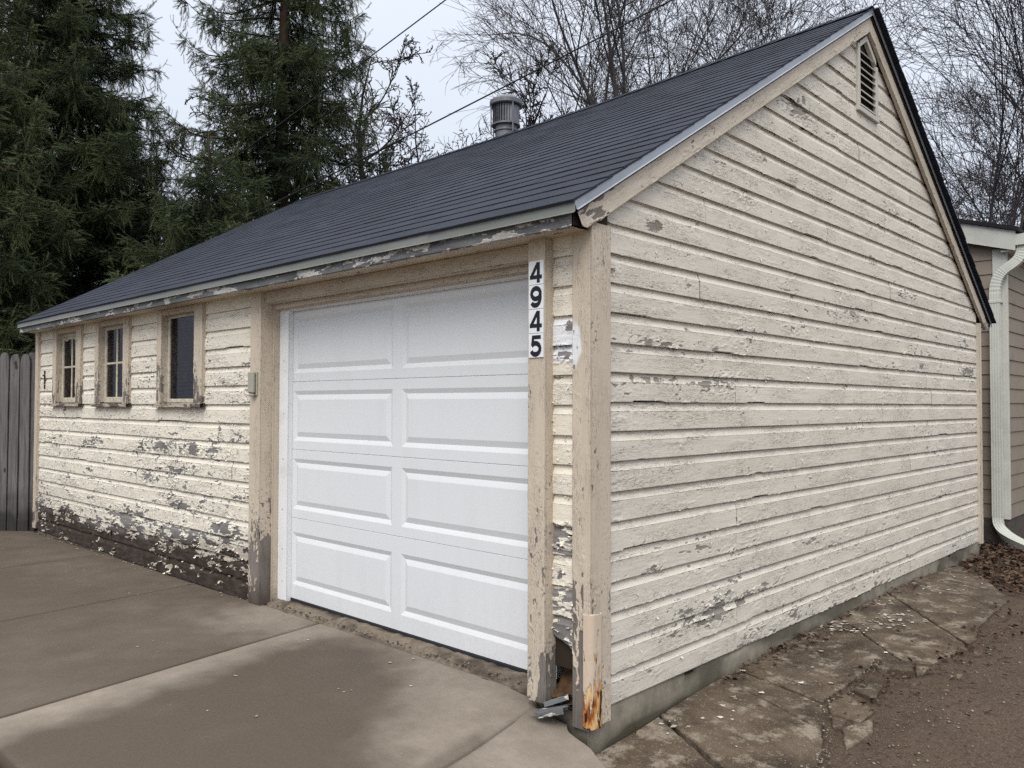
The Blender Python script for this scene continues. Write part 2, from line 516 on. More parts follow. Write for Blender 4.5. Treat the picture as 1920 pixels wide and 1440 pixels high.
CURLS = []
def weathered(name, parent, O, A, B, N, prof, a0, a1, da, field, mat, seed=0, curl=0.0062, caps=False, zoff=None, curl_n=0):
    """prof rows: (b, n, nb, nn). a0,a1 may be functions of b. field(a,b) -> damage, wet, primer"""
    O = np.array(O, float); A = np.array(A, float); B = np.array(B, float); N = np.array(N, float)
    pb = np.array([p[0] for p in prof]); pn = np.array([p[1] for p in prof])
    nb = np.array([p[2] for p in prof]); nn = np.array([p[3] for p in prof])
    s = np.concatenate([[0], np.cumsum(np.hypot(np.diff(pb), np.diff(pn)))])
    lo = np.array([a0(b) if callable(a0) else a0 for b in pb])
    hi = np.array([a1(b) if callable(a1) else a1 for b in pb])
    nc = max(2, int(math.ceil((hi.max() - lo.min()) / da)) + 1)
    f = np.linspace(0, 1, nc)
    a = lo[:, None] + (hi - lo)[:, None] * f[None, :]
    b = np.repeat((pb[0] + s)[:, None], nc, 1)
    dmg, wet, prim = field(a, pb[:, None] + 0 * a)
    m = paint_margin(a, b, dmg, seed)
    cn = vnoise(a * 12, b * 40, seed + 40)
    c2 = sst(vnoise(a * 6, b * 14, seed + 43), 0.35, 0.8)
    h = np.where(m > 0, 0.0012 + curl * cn * (0.25 + 1.4 * c2) * np.exp(-(np.maximum(m, 0) / 0.10) ** 2) * np.clip(dmg * 2.2, 0.25, 1.3), 0.0)
    h = h + 0.0006 * (vnoise(a * 7, b * 160, seed + 50) - 0.5)
    bb = pb[:, None] + nb[:, None] * h
    if zoff is not None:
        wgt = np.clip(1 - (pb - pb.min()) / (0.6 * (pb.max() - pb.min())), 0, 1)
        bb = bb + zoff(a[0])[None, :] * wgt[:, None]
    ne = pn[:, None] + nn[:, None] * h
    V = O + a[..., None] * A + bb[..., None] * B + ne[..., None] * N
    R = len(prof)
    if curl_n:
        c_ = np.argwhere((m > 0.0) & (m < 0.07) & (np.abs(nn)[:, None] > 0.9) & (pb > 0.014)[:, None])
        if len(c_):
            L_ = (hi - lo).max()
            k_ = min(len(c_), int(curl_n * L_))
            for r_, q_ in c_[np.random.default_rng(seed).permutation(len(c_))[:k_]]:
                CURLS.append((V[r_, q_], A, B, N, float(dmg[r_, q_])))
    i, j = np.meshgrid(np.arange(R - 1), np.arange(nc - 1), indexing='ij')
    # rows that share a position are creases: no faces between them
    ok = (np.hypot(np.diff(pb), np.diff(pn)) > 1e-7)
    i = i[ok]; j = j[ok]
    q = np.stack([i * nc + j, i * nc + j + 1, (i + 1) * nc + j + 1, (i + 1) * nc + j], -1).reshape(-1, 4)
    w = np.dot(np.cross(A, B), N)
    if w < 0: q = q[:, ::-1]
    uv = np.stack([a, b], -1).reshape(-1, 2) + seed * 0.37
    o = mesh(name, V.reshape(-1, 3), q, mat, parent, smooth=True, uv=uv,
             attrs={"m": m, "w": wet + 0 * a, "p": prim + 0 * a})
    return o

def lap_prof(e, rows):
    g = 0.0042
    P = [(g, -0.018, -1, 0), (g, -0.001, -1, 0), (g, -0.001, 0, 1)]
    f = 0.715 * e
    for t in np.linspace(0.004, f, rows): P.append((t, 0.0, 0, 1))
    P.append((f, 0.0, 0.8, 0.6))
    for q in np.linspace(0, 1, 6)[1:]:
        P.append((f + (e + 0.004 - f) * q, -0.0128 * math.sin(q * math.pi / 2), 0.8 * (1 - q) , 0.6 + 0.4 * q))
    return P

def plank_prof(w, t, rows, side=3):
    """three visible sides of a plank: b in 0..w, n in 0..t"""
    P = []
    c = 0.002
    for q in np.linspace(0, t - c, side): P.append((0.0, q, -1, 0))
    P.append((0.0, t - c, -0.7, 0.7)); P.append((c, t, -0.7, 0.7)); P.append((c, t, 0, 1))
    for q in np.linspace(c, w - c, rows)[1:]: P.append((q, t, 0, 1))
    P.append((w - c, t, 0.7, 0.7)); P.append((w, t - c, 0.7, 0.7)); P.append((w, t - c, 1, 0))
    for q in np.linspace(t - c, 0, side)[1:]: P.append((w, q, 1, 0))
    return P

X = np.array([1.0, 0, 0]); Y = np.array([0, 1.0, 0]); Z = np.array([0, 0, 1.0])

# ------------------------------------------------------------------ setting: ground
def grid_mesh(name, xs, ys, zf, mat, parent=None, attrs=None, smooth=True, kind=None):
    XX, YY = np.meshgrid(xs, ys, indexing='ij')
    ZZ = zf(XX, YY)
    n, k = XX.shape
    i, j = np.meshgrid(np.arange(n - 1), np.arange(k - 1), indexing='ij')
    q = np.stack([i * k + j, (i + 1) * k + j, (i + 1) * k + j + 1, i * k + j + 1], -1).reshape(-1, 4)
    at = {kk: f(XX, YY) for kk, f in (attrs or {}).items()}
    o = mesh(name, np.stack([XX, YY, ZZ], -1).reshape(-1, 3), q, mat, parent, smooth, attrs=at)
    if kind: o["kind"] = kind
    return o

def dirt_mat(name, a, b, c3, sc=3.0):
    t = NT(name); o = t.obj()
    n = t.noise(o, sc, 6, 0.65)
    c = t.mix(t.mr(n, 0.3, 0.7), a, b)
    c = t.mix(t.mr(t.noise(o, 38, 5, 0.75), 0.50, 0.66), c, c3)
    c = t.mix(t.mr(t.noise(o, 110, 3, 0.75), 0.57, 0.68), c, tuple(x * 2.3 for x in b))
    c = t.mix(t.mr(t.noise(o, 75, 3, 0.8), 0.60, 0.70), c, tuple(x * 0.4 for x in a))
    t.base(c); t.rough(0.95)
    t.bump(t.math('ADD', t.noise(o, 70, 5, 0.75), t.math('MULTIPLY', t.noise(o, 260, 3, 0.7), 0.5)), 0.9, 0.010)
    return t.m
M_dirt = dirt_mat("alley_dirt", (0.074, 0.052, 0.036), (0.104, 0.075, 0.054), (0.046, 0.031, 0.021))
M_ground = dirt_mat("winter_ground", (0.07, 0.062, 0.036), (0.11, 0.092, 0.055), (0.05, 0.043, 0.025), 0.6)

xs = np.concatenate([np.linspace(-300, -20, 12), np.linspace(-18, 18, 19), np.linspace(20, 300, 12)])
g = grid_mesh("ground", xs, xs + 2, lambda x, y: -0.26 - 0.0 * x, M_ground, kind="structure")
tag(g, "brown winter ground behind and around the garage", None)

def path_z(y):
    return np.interp(y, [-0.4, 0.1, 1.0, 2.0, 4.0, 5.2, 6.5], [-0.19, -0.172, -0.115, -0.085, -0.065, -0.115, -0.16])
def alley_z(x, y):
    e = np.clip(x - 0.6, 0, 3)
    z = path_z(y) - 0.026 - 0.028 * sst(e, 0.1, 1.2) + 0.014 * sst(x, 0.80, 0.95)
    return z + 0.018 * (fbm(x * 3, y * 3, 5) - 0.5) + 0.008 * (fbm(x * 20, y * 20, 6) - 0.5)
alley = grid_mesh("dirt_alley", np.concatenate([np.linspace(-0.02, 2.2, 110), np.linspace(2.3, 14, 26)]),
                  np.concatenate([np.linspace(-9, -0.6, 30), np.linspace(-0.55, 3.4, 190), np.linspace(3.45, 14, 70)]),
                  alley_z, M_dirt, kind="structure")
alley["label"] = "brown dirt alley running past the gable wall"

# driveway of concrete slabs
drive = bpy.data.objects.new("driveway", None); COL.objects.link(drive)
drive.location = (-2, -1.5, 0); drive["org"] = [-2, -1.5, 0]
tag(drive, "damp grey concrete driveway in front of the garage door", None, None, "structure")
J = {1: lambda y: -2.085 - 0.178 * (y - 0.028), 2: lambda y: -0.26 - 0.21 * (y + 0.174),
     3: lambda y: -3.671 - 0.131 * (y + 0.243), 4: lambda y: -5.45 - 0.10 * y, 5: lambda y: -9.5 + 0 * y,
     6: lambda y: np.interp(y, [-6, -1.2, -0.29, -0.12, -0.07, 0.2], [4.6, 1.55, 0.36, 0.10, -0.06, -0.30])}
def drive_z(x, y):
    d = sst(x, -0.55, 0.05)
    z = -0.012 * sst(-x, 2.6, 4.0) - 0.018 * sst(-x, 5, 7.5) - 0.072 * d * sst(y, -1.6, -0.3) - 0.03 * d * sst(-y, 0.6, 3)
    return z + 0.004 * (fbm(x * 1.3, y * 1.3, 2) - 0.5)
def poly_sdf(px, py, poly):
    d = np.full(px.shape, 1e9); s = np.ones(px.shape)
    n = len(poly)
    for i in range(n):
        ax_, ay_ = poly[i]; bx_, by_ = poly[i - 1]
        ex, ey = bx_ - ax_, by_ - ay_
        wx, wy = px - ax_, py - ay_
        t = np.clip((wx * ex + wy * ey) / (ex * ex + ey * ey), 0, 1)
        d = np.minimum(d, (wx - ex * t) ** 2 + (wy - ey * t) ** 2)
        c1 = py >= ay_; c2 = py < by_; c3 = ex * wy > ey * wx
        flip = (c1 & c2 & c3) | (~c1 & ~c2 & ~c3)
        s = np.where(flip, -s, s)
    return s * np.sqrt(d)
DAMP_C = [(-1.80, -0.16), (-1.62, -0.02), (-1.22, -0.04), (-0.81, -0.22), (-0.62, -0.50), (-0.42, -0.77), (-0.16, -0.90), (-0.1, -1.3), (0.2, -2.4), (-1.34, -2.6), (-1.56, -1.79), (-1.66, -1.12), (-1.84, -0.46)]
def damp(x, y):
    wx = x + 0.22 * (fbm(x * 3, y * 3, 61) - 0.5); wy = y + 0.22 * (fbm(x * 3, y * 3, 62) - 0.5)
    d1 = sst(-poly_sdf(wx, wy, DAMP_C) + 0.09 * (fbm(x * 11, y * 11, 69) - 0.5), -0.14, 0.22)
    base = 0.62 + 0.75 * (fbm(x * 1.1, y * 1.1, 63) - 0.5)
    k = np.zeros_like(x)
    j1 = x - J[1](y); j2 = x - J[2](y)
    left = j1 < 0
    # left slabs: mostly damp, drying near the door post
    dry = np.exp(-(((wx + 2.35) / 0.42) ** 2 + ((wy + 0.10) / 0.32) ** 2)) * 0.9
    lf = np.clip(0.45 * base + 0.66 - dry, 0, 1) * (0.86 + 0.14 * sst(-y, 0, 1))
    mid = np.clip(d1 * (0.95 + 0.3 * (base - 0.6)) + 0.10 * base, 0, 1)
    mid = np.maximum(mid, 0.55 * np.exp(-(np.minimum(np.abs(j2 + 0.03), 1) / 0.045) ** 2) * sst(-y, 0.25, 0.45))
    brown = 0.35 * sst(fbm(x * 2.3, y * 2.3, 66), 0.5, 0.7)
    rt = np.clip(0.08 + brown + 0.5 * np.exp(-(np.minimum(np.abs(j2), 1) / 0.02) ** 2) * sst(-y, 0.3, 0.5) + 0.5 * sst(-y, 1.0, 2.2), 0, 1)
    k = np.where(left, lf, np.where(j2 < 0, mid + brown * 0.3, rt))
    rim = 0.25 * np.exp(-(np.abs(j1) / 0.012) ** 2)
    k = k + rim
    k = k + 0.35 * np.exp(-((x + 0.28) ** 2 + (y + 0.71) ** 2) / 0.0020)
    k = k + 0.55 * (fbm(x * 9, y * 9, 67) - 0.5) * (1 - np.abs(2 * np.clip(k, 0, 1) - 1)) + 0.22 * (fbm(x * 5, y * 5, 68, 5) - 0.5)
    return np.clip(k, 0, 1) * 0.97
def slab(l, r, y0, y1, nx, ny, gap=0.006, taper=None):
    s = np.linspace(0, 1, nx); yy = np.linspace(y0, y1, ny)
    Yg, Sg = np.meshgrid(yy, s, indexing='ij')
    gl = gap * np.ones_like(Yg); gr = gap * np.ones_like(Yg)
    if taper == 'r': gr = gap * sst(-Yg, 0.16, 0.22) + 0.0004
    if taper == 'l': gl = gap * sst(-Yg, 0.16, 0.22) + 0.0004
    XL = J[l](Yg) + gl; XR = J[r](Yg) - gr
    Xg = XL + (XR - XL) * Sg
    Zg = drive_z(Xg, Yg)
    # rounded arris, then a skirt
    V = np.stack([Xg, Yg, Zg], -1)
    edge = (Sg < 1e-6) | (Sg > 1 - 1e-6) | (np.abs(Yg - y0) < 1e-6) | (np.abs(Yg - y1) < 1e-6)
    V[..., 2] -= 0.004 * edge
    dm = damp(Xg, Yg)
    V = V.reshape(-1, 3); dm = dm.ravel()
    i, j = np.meshgrid(np.arange(ny - 1), np.arange(nx - 1), indexing='ij')
    q = np.stack([i * nx + j, i * nx + j + 1, (i + 1) * nx + j + 1, (i + 1) * nx + j], -1).reshape(-1, 4)
    if y1 < y0: q = q[:, ::-1]
    loop = [(0, k) for k in range(nx)] + [(k, nx - 1) for k in range(1, ny)] + [(ny - 1, k) for k in range(nx - 2, -1, -1)] + [(k, 0) for k in range(ny - 2, 0, -1)]
    li = np.array([a * nx + b for a, b in loop])
    n0 = len(V)
    V = np.concatenate([V, V[li] - [0, 0, 0.16]]); dm = np.concatenate([dm, np.ones(len(li))])
    k = np.arange(len(li)); k2 = (k + 1) % len(li)
    q = np.concatenate([q, np.stack([li[k], li[k2], n0 + k2, n0 + k], -1)])
    o = mesh("concrete_slab", V, q, M_drive, drive, smooth=False, attrs={"damp": dm})
    return o
slab(5, 4, 0.015, -1.9, 60, 40)
slab(4, 3, 0.015, -1.87, 90, 90)
slab(3, 1, 0.028, -1.845, 90, 100)
slab(1, 2, 0.030, -1.83, 100, 100, taper='r')
slab(2, 6, -0.02, -1.815, 110, 100, taper='l')
for l, r in ((5, 4), (4, 3), (3, 1), (1, 2), (2, 6)):
    slab(l, r, -1.885, -6.0, 16, 20)
bed = box("driveway_bed", (-9.5, -6.0, -0.24), (-0.30, 0.02, -0.11), M_found, drive, 0.01)

# threshold strip under the door
M_thresh = concrete_mat("crumbling_threshold", (0.24, 0.20, 0.155), (0.13, 0.10, 0.075), (0.05, 0.038, 0.028), sc=22, speck=0.9, bump=1.0)
ts = grid_mesh("door_threshold", np.linspace(-2.72, -0.20, 240), np.linspace(0.008, 0.5, 40),
               lambda x, y: 0.008 + 0.024 * sst(y, 0.03, 0.10) + 0.016 * (fbm(x * 24, y * 24, 9) - 0.5) - 0.03 * sst(-y, -0.05, -0.02) * fbm(x * 9, y * 9, 10),
               M_thresh, drive, attrs={"damp": lambda x, y: sst(fbm(x * 7, y * 14, 12), 0.4, 0.7) * 0.9})
# ------------------------------------------------------------------ the garage
GO = (-3.7, 3.05, -0.17)
garage = thing("garage", GO, "old cream clapboard garage with peeling paint, dark shingle roof and white overhead door", "garage")
EG, EF, ZF0 = 0.1325, 0.13179, 1.8378
RY, RZ = 3.20, 4.17            # ridge at the near gable
def ridge_z(x): return np.interp(-np.asarray(x, float), [-0.06, 1.0, 2.4, 3.3, 5.0, 7.45], [4.17, 4.145, 4.098, 4.087, 4.078, 4.085])
XL_ = -7.43                     # left roof edge
YF, ZFE = -0.177, 2.158         # front eave edge
YB, ZBE = 6.395, 2.137
def roof_front(x, t): # t: 0 eave .. 1 ridge
    zr = ridge_z(x)
    return YF + (RY - YF) * t, ZFE + (zr - ZFE) * t
def front_top(y): return ZFE + (RZ - ZFE) * (y - YF) / (RY - YF)
def back_top(y): return ZBE + (RZ - ZBE) * (YB - y) / (YB - RY)

# foundation
def found_mesh():
    ys = np.linspace(-0.016, 6.10, 200); zs = np.linspace(-0.30, 0.006, 12)
    Yg, Zg = np.meshgrid(ys, zs, indexing='ij')
    Xg = -0.004 + 0.010 * (fbm(Yg * 5, Zg * 9, 71) - 0.5) + 0.006 * sst(-Zg, 0, 0.2) - 0.02 * sst(vnoise(Yg * 6, Zg * 14, 72), 0.80, 0.92)
    n, k = Yg.shape
    i, j = np.meshgrid(np.arange(n - 1), np.arange(k - 1), indexing='ij')
    q = np.stack([i * k + j, (i + 1) * k + j, (i + 1) * k + j + 1, i * k + j + 1], -1).reshape(-1, 4)
    dm = sst(-Zg, 0.05, 0.18) * 0.8 * fbm(Yg * 4, Zg * 8, 73) * 1.6 + 0.75 * sst(fbm(Yg * 2.2, Zg * 6, 74, 5), 0.42, 0.68)
    V = np.stack([Xg, Yg, Zg], -1).reshape(-1, 3)
    # front return at the corner
    xs2 = np.linspace(-7.35, 0.003, 160); Xg2, Zg2 = np.meshgrid(xs2, zs, indexing='ij')
    Yg2 = 0.012 + 0.012 * (fbm(Xg2 * 8, Zg2 * 12, 75) - 0.5) - 0.02 * sst(Xg2, -0.3, 0)
    V2 = np.stack([Xg2, Yg2, Zg2 - 0.012], -1).reshape(-1, 3)
    n2, k2 = Xg2.shape
    i, j = np.meshgrid(np.arange(n2 - 1), np.arange(k2 - 1), indexing='ij')
    q2 = np.stack([i * k2 + j, (i + 1) * k2 + j, (i + 1) * k2 + j + 1, i * k2 + j + 1], -1).reshape(-1, 4) + len(V)
    dm2 = 0.35 + 0.5 * sst(fbm(Xg2 * 12, Zg2 * 20, 76), 0.4, 0.7)
    # top ledge
    L = np.array([[-0.006, -0.01, 0.006], [-0.25, -0.01, 0.0], [-0.25, 6.10, 0.0], [-0.006, 6.10, 0.006]])
    b0 = len(V) + len(V2)
    q3 = np.array([[b0, b0 + 1, b0 + 2, b0 + 3]])
    o = mesh("foundation", np.concatenate([V, V2, L]), np.concatenate([q, q2, q3]), M_found, garage, smooth=True,
             attrs={"damp": np.concatenate([dm.ravel(), dm2.ravel(), np.full(4, .9)])})
    return o
found_mesh()

# sheathing (dark carcass behind the boards)
def wall_poly(x): return [(x, 0.03, -0.02), (x, 6.10, -0.02), (x, 6.10, 2.15), (x, RY, 3.98), (x, 0.03, 2.12)]
gw = mesh("gable_wall", *prism_vf(wall_poly(-0.06), (0.044, 0, 0)), M_shell, garage)
fix_normals(gw)
WIN = [(-6.735, -6.185), (-5.605, -5.040), (-4.275, -3.700)]
WZ0, WZ1 = 1.33, 2.035
fl = []
xx = [-7.34] + [v for w in WIN for v in w] + [-2.80]
for k in range(0, len(xx), 2): fl.append(((xx[k], 0.018, -0.02), (xx[k + 1], 0.06, 2.11)))
for w in WIN:
    fl.append(((w[0] + 0.001, 0.0185, -0.019), (w[1] - 0.001, 0.0605, WZ0 - 0.001))); fl.append(((w[0] + 0.001, 0.0185, WZ1 + 0.001), (w[1] - 0.001, 0.0605, 2.109)))
fl.append(((-0.30, 0.018, 0.16), (-0.03, 0.06, 2.11)))
fl.append(((-2.80, 0.018, 1.99), (-0.30, 0.06, 2.11)))
fw = boxes("front_wall", fl, M_shell, garage)
box("left_wall", (-7.36, 0.06, -0.05), (-7.33, 6.1, 2.15), M_gable, garage)
lg = mesh("left_gable_wall", *prism_vf([(-7.36, 0.06, 2.152), (-7.36, 6.1, 2.152), (-7.36, RY, 3.95)], (0.03, 0, 0)), M_gable, garage); fix_normals(lg)
box("rear_wall", (-7.33, 6.07, -0.05), (-0.06, 6.10, 2.15), M_gable, garage)
box("floor_slab", (-7.32, 0.52, -0.12), (-0.07, 6.06, 0.02), M_found, garage)

# ---- gable siding
SPOT_G = [(s_[0], s_[1], s_[2] * 1.2, s_[3], s_[4] * 0.78) for s_ in [(0.49, 2.17, .07, .03, .8), (2.86, 1.94, .30, .05, .65), (5.21, 2.66, .12, .05, .5), (4.06, 2.19, .2, .05, .4), (3.37, 2.37, .25, .05, .35), (0.84, 1.92, .16, .04, .5), (0.16, 1.93, .08, .05, .5),
          (2.11, 3.16, .12, .05, .6), (1.61, 2.73, .10, .05, .5), (1.43, 1.70, .14, .05, .5), (2.93, 1.17, .3, .04, .4), (5.75, 1.63, .2, .05, .5), (4.82, .54, .3, .05, .55), (1.33, .27, .35, .05, .55),
          (3.31, .02, .3, .04, .4), (0.83, .22, .3, .04, .5), (0.28, .07, .18, .05, .5), (2.38, .47, .3, .04, .4), (1.9, 2.95, .4, .06, .3), (0.9, 1.43, .9, .05, .25), (0.6, 1.62, .6, .05, .3), (5.0, 0.95, .5, .06, .35), (4.4, 1.75, .5, .05, .35), (0.4, 0.85, .5, .04, .25)]]
def spots(a, z, lst):
    s = 0
    for (u, v, ru, rv, am) in lst:
        s = s + am * np.exp(-((a - u) / ru) ** 2 - ((z - v) / rv) ** 2)
    return s
def gable_field(z0, seed, off):
    def f(a, b):
        z = z0 + b
        d = 0.185 + off * 0.8 + 0.42 * (fbm(a * 0.9, z * 2.2, 301) - 0.5) + 0.25 * (fbm(a * 2.5, z * 9, 302) - 0.5)
        d = d + spots(a, z, SPOT_G)
        d = d + 0.16 * sst(-b, -0.018, 0.0) * fbm(a * 5, z * 3, 303) + 0.15 * sst(-z, -0.35, 0.1) * fbm(a * 1.5, z, 304)
        return np.clip(d, 0.02, 1), 0.10 * sst(-z, -0.15, 0.0) + 0 * a, 0 * a
    return f
def barge_low_front(z): return YF + (z + 0.150 - ZFE) * (RY - YF) / (RZ - ZFE)      # y where the barge's lower edge is at height z
def barge_low_back(z): return YB - (z + 0.150 - ZBE) * (YB - RY) / (RZ - ZBE)
def zwave(seed, amp=0.0022, notch=0.55):
    def f(a):
        n = vnoise(a * 2.6, a * 0 + 3.3, seed)
        return amp * 2 * (vnoise(a * 0.8, a * 0, seed + 1) - 0.5) + 0.007 * sst(n, 0.80, 0.83) * (1 if notch else 0)
    return f
VENT_Y0, VENT_Y1, VENT_Z0, VENT_Z1 = 3.035, 3.415, 3.405, 3.93
k = 0
rg = np.random.default_rng(11)
while True:
    z0 = k * EG
    y0 = max(0.114, barge_low_front(z0) - 0.03); y1 = min(6.052, barge_low_back(z0) + 0.03)
    if y1 - y0 < 0.10: break
    segs = [(y0, y1)]
    if k in (1, 3, 5, 7): cuts = [1.275]
    elif k in (0, 2, 4, 6, 8, 10): cuts = [1.272 + 0.0 * k, 4.38 + rg.uniform(-.4, .4)] if k in (0, 4, 10) else [3.7 + rg.uniform(-.5, .5)]
    elif k == 13: cuts = [1.96]
    else: cuts = [rg.uniform(y0 + 0.6, y1 - 0.6)] if y1 - y0 > 2.0 else []
    pts = [y0] + sorted(c for c in cuts if y0 + 0.3 < c < y1 - 0.3) + [y1]
    segs = [(pts[i], pts[i + 1]) for i in range(len(pts) - 1)]
    if z0 > VENT_Z0 - 0.05:                      # boards beside the louvre
        ns = []
        for s in segs:
            if s[0] < VENT_Y0: ns.append((s[0], min(s[1], VENT_Y0 + 0.015)))
            if s[1] > VENT_Y1: ns.append((max(s[0], VENT_Y1 - 0.015), s[1]))
        segs = ns
    if z0 > 3.86: segs = []
    for (s0, s1) in segs:
        if s1 - s0 < 0.05: continue
        gap = 0.0012
        fa0 = (lambda b, z0=z0, s0=s0: max(s0 + gap, barge_low_front(z0 + b) - 0.04))
        fa1 = (lambda b, z0=z0, s1=s1: min(s1 - gap, barge_low_back(z0 + b) + 0.04))
        if fa1(0.07) - fa0(0.07) < 0.03: continue
        far = (s0 + s1) / 2
        da = 0.009 if far < 2.2 else (0.012 if far < 3.6 else 0.015)
        sd_ = int(rg.integers(1, 9999))
        weathered("siding_board", gw, (rg.uniform(-0.0012, 0.0012), 0, z0), Y, Z, X, lap_prof(EG, 19 if far < 3.6 else 15), fa0, fa1, da,
                  gable_field(z0, sd_, rg.uniform(-0.10, 0.12)), M_gable, seed=sd_, zoff=zwave(sd_ + 7), curl_n=3)
    k += 1

# ---- front siding
SPOT_F = [(s_[0], s_[1], s_[2] * 1.4, s_[3], s_[4] * 0.55) for s_ in [(-5.69, .97, .16, .05, .6), (-4.42, .98, .22, .05, .7), (-3.67, .97, .30, .05, .55), (-5.96, .95, .1, .04, .5), (-3.84, .56, .25, .06, .7), (-3.25, .45, .3, .06, .6), (-4.83, .39, .4, .05, .5), (-3.09, .39, .2, .06, .6),
          (-3.27, 1.47, .10, .03, .7), (-4.01, .33, .5, .05, .5), (-5.34, 1.63, .08, .03, .4), (-4.0, .82, .35, .05, .4), (-3.2, .70, .25, .06, .4), (-4.6, .72, .3, .04, .45), (-3.45, .98, .12, .06, .5)]]
def front_field(z0, off):
    def f(a, b):
        z = z0 + b
        d = np.interp(z, [0.0, 0.12, 0.22, 0.34, 0.5, 0.7, 1.0, 1.2, 1.4, 1.65, 1.8, 2.1], [0.98, 0.95, 0.74, 0.48, 0.33, 0.31, 0.33, 0.26, 0.27, 0.24, 0.08, 0.05])
        lft = sst(-a, 4.3, 7.2)
        d = d + off + 0.40 * (fbm(a * 1.2, z * 3.0, 401) - 0.5) + 0.30 * (fbm(a * 4, z * 13, 402) - 0.5) + 0.10 * lft * sst(-z, -0.4, -0.1)
        d = d + spots(a, z, SPOT_F)
        right = sst(a, -0.5, -0.4)
        dr = np.interp(z, [0.1, 0.3, 0.75, 0.85, 1.2, 2.1], [0.78, 0.62, 0.55, 0.22, 0.16, 0.08]) + 0.3 * (fbm(a * 6, z * 9, 405) - 0.5)
        dr = dr + spots(a, z, [(-.10, 1.655, .05, .03, .75), (-.14, 1.545, .10, .035, .8)])
        d = np.where(right > 0.5, dr, d)
        edge = 0.29 + 0.20 * (fbm(a * 2.0, z * 1.0, 403) - 0.5) + 0.10 * sst(a, -4.0, -3.0)
        wet = sst(edge - z, -0.06, 0.08) * (1 - right)
        wet = np.maximum(wet, 0.35 * sst(edge + 0.28 - z, -0.05, 0.2) * (1 - right) * lft)
        prim = right * sst(-np.maximum(np.abs(z - 1.60) / 0.105, np.abs(a + 0.11) / 0.10) + 0.16 * (fbm(a * 18, z * 18, 406) - 0.5), -1.0, -0.86)
        return np.clip(d, 0.02, 1), np.clip(wet, 0, 1), prim
    return f
for k in range(-2, 15):
    z0 = ZF0 - k * EF
    if k <= 4: segs = [(-7.288, -6.838), (-6.052, -5.690), (-4.918, -4.355), (-3.565, -2.852)]
    else:
        c = rg.uniform(-5.6, -4.2) if k % 2 else rg.uniform(-4.4, -3.1)
        segs = [(-7.288, c), (c, -2.852)]
    if k >= -2:
        if k <= 12: segs = segs + [(-0.212, -0.076)]
    for (s0, s1) in segs:
        right = s0 > -1
        z1 = z0 + EF
        prof = lap_prof(EF, 19)
        if k == -2:
            prof = [p for p in prof if p[0] + z0 < 2.062] if z0 < 2.05 else None
            if not prof or len(prof) < 4: continue
        sd_ = int(rg.integers(1, 9999))
        if right and k == 12:                     # the rotten lowest board: its lower edge sags away
            zo = lambda a: 0.035 - 0.045 * sst(a, -0.21, -0.08) + 0.010 * vnoise(a * 60, a * 0, 4)
        else: zo = zwave(sd_ + 3, 0.002)
        weathered("siding_board", fw, (0, rg.uniform(-0.0012, 0.0012), z0), X, Z, -Y, prof, s0 + 0.0012, s1 - 0.0012, 0.008 if not right else 0.005,
                  front_field(z0, rg.uniform(-0.07, 0.07)), M_front, seed=sd_, curl=0.0105, zoff=zo, curl_n=(34 if 2 < k < 13 else 14))

# ---- curled flakes of paint still hanging on the boards
def paint_curls(name, items, mat, parent, seed):
    r = np.random.default_rng(seed); V = []; F = []
    for (p, A_, B_, N_, dm_) in items:
        w = r.uniform(0.004, 0.017); l = r.uniform(0.006, 0.020) * (0.7 + 0.7 * dm_)
        th = r.normal(0, 0.9); s = A_ * math.cos(th) + B_ * math.sin(th); g_ = -A_ * math.sin(th) + B_ * math.cos(th)
        if r.random() < 0.6: g_ = -np.abs(r.normal(0.6, 0.3)) * B_ + r.normal(0, 0.35) * A_; g_ /= np.linalg.norm(g_); s = A_ - g_ * (A_ @ g_); s /= np.linalg.norm(s)
        c0 = r.uniform(0.3, 0.9); n0 = len(V)
        for k_ in range(4):
            f = k_ / 3; ang = c0 + f * r.uniform(0.5, 1.3)
            c = p + N_ * 0.001 + g_ * l * f * math.cos(ang * 0.8) + N_ * l * f * math.sin(ang) * 0.75
            ww = w * (1 - 0.45 * f * r.random())
            V += [c - s * ww * r.uniform(0.35, 0.6), c + s * ww * r.uniform(0.35, 0.6)]
        for k_ in range(3): F.append((n0 + 2 * k_, n0 + 2 * k_ + 1, n0 + 2 * k_ + 3, n0 + 2 * k_ + 2))
    o = mesh(name, V, np.array(F, np.int32), mat, parent, smooth=True)
    o["kind"] = "stuff"
    return o
M_curlF = plain("curled_cream_paint", (0.76, 0.70, 0.59), 0.6, 0.10, 30)
M_curlG = plain("curled_beige_paint", (0.64, 0.59, 0.51), 0.6, 0.10, 30)
paint_curls("paint_curls", [c_ for c_ in CURLS if abs(c_[3][0]) > 0.5], M_curlG, gw, 5)
paint_curls("paint_curls", [c_ for c_ in CURLS if abs(c_[3][1]) > 0.5], M_curlF, fw, 6)

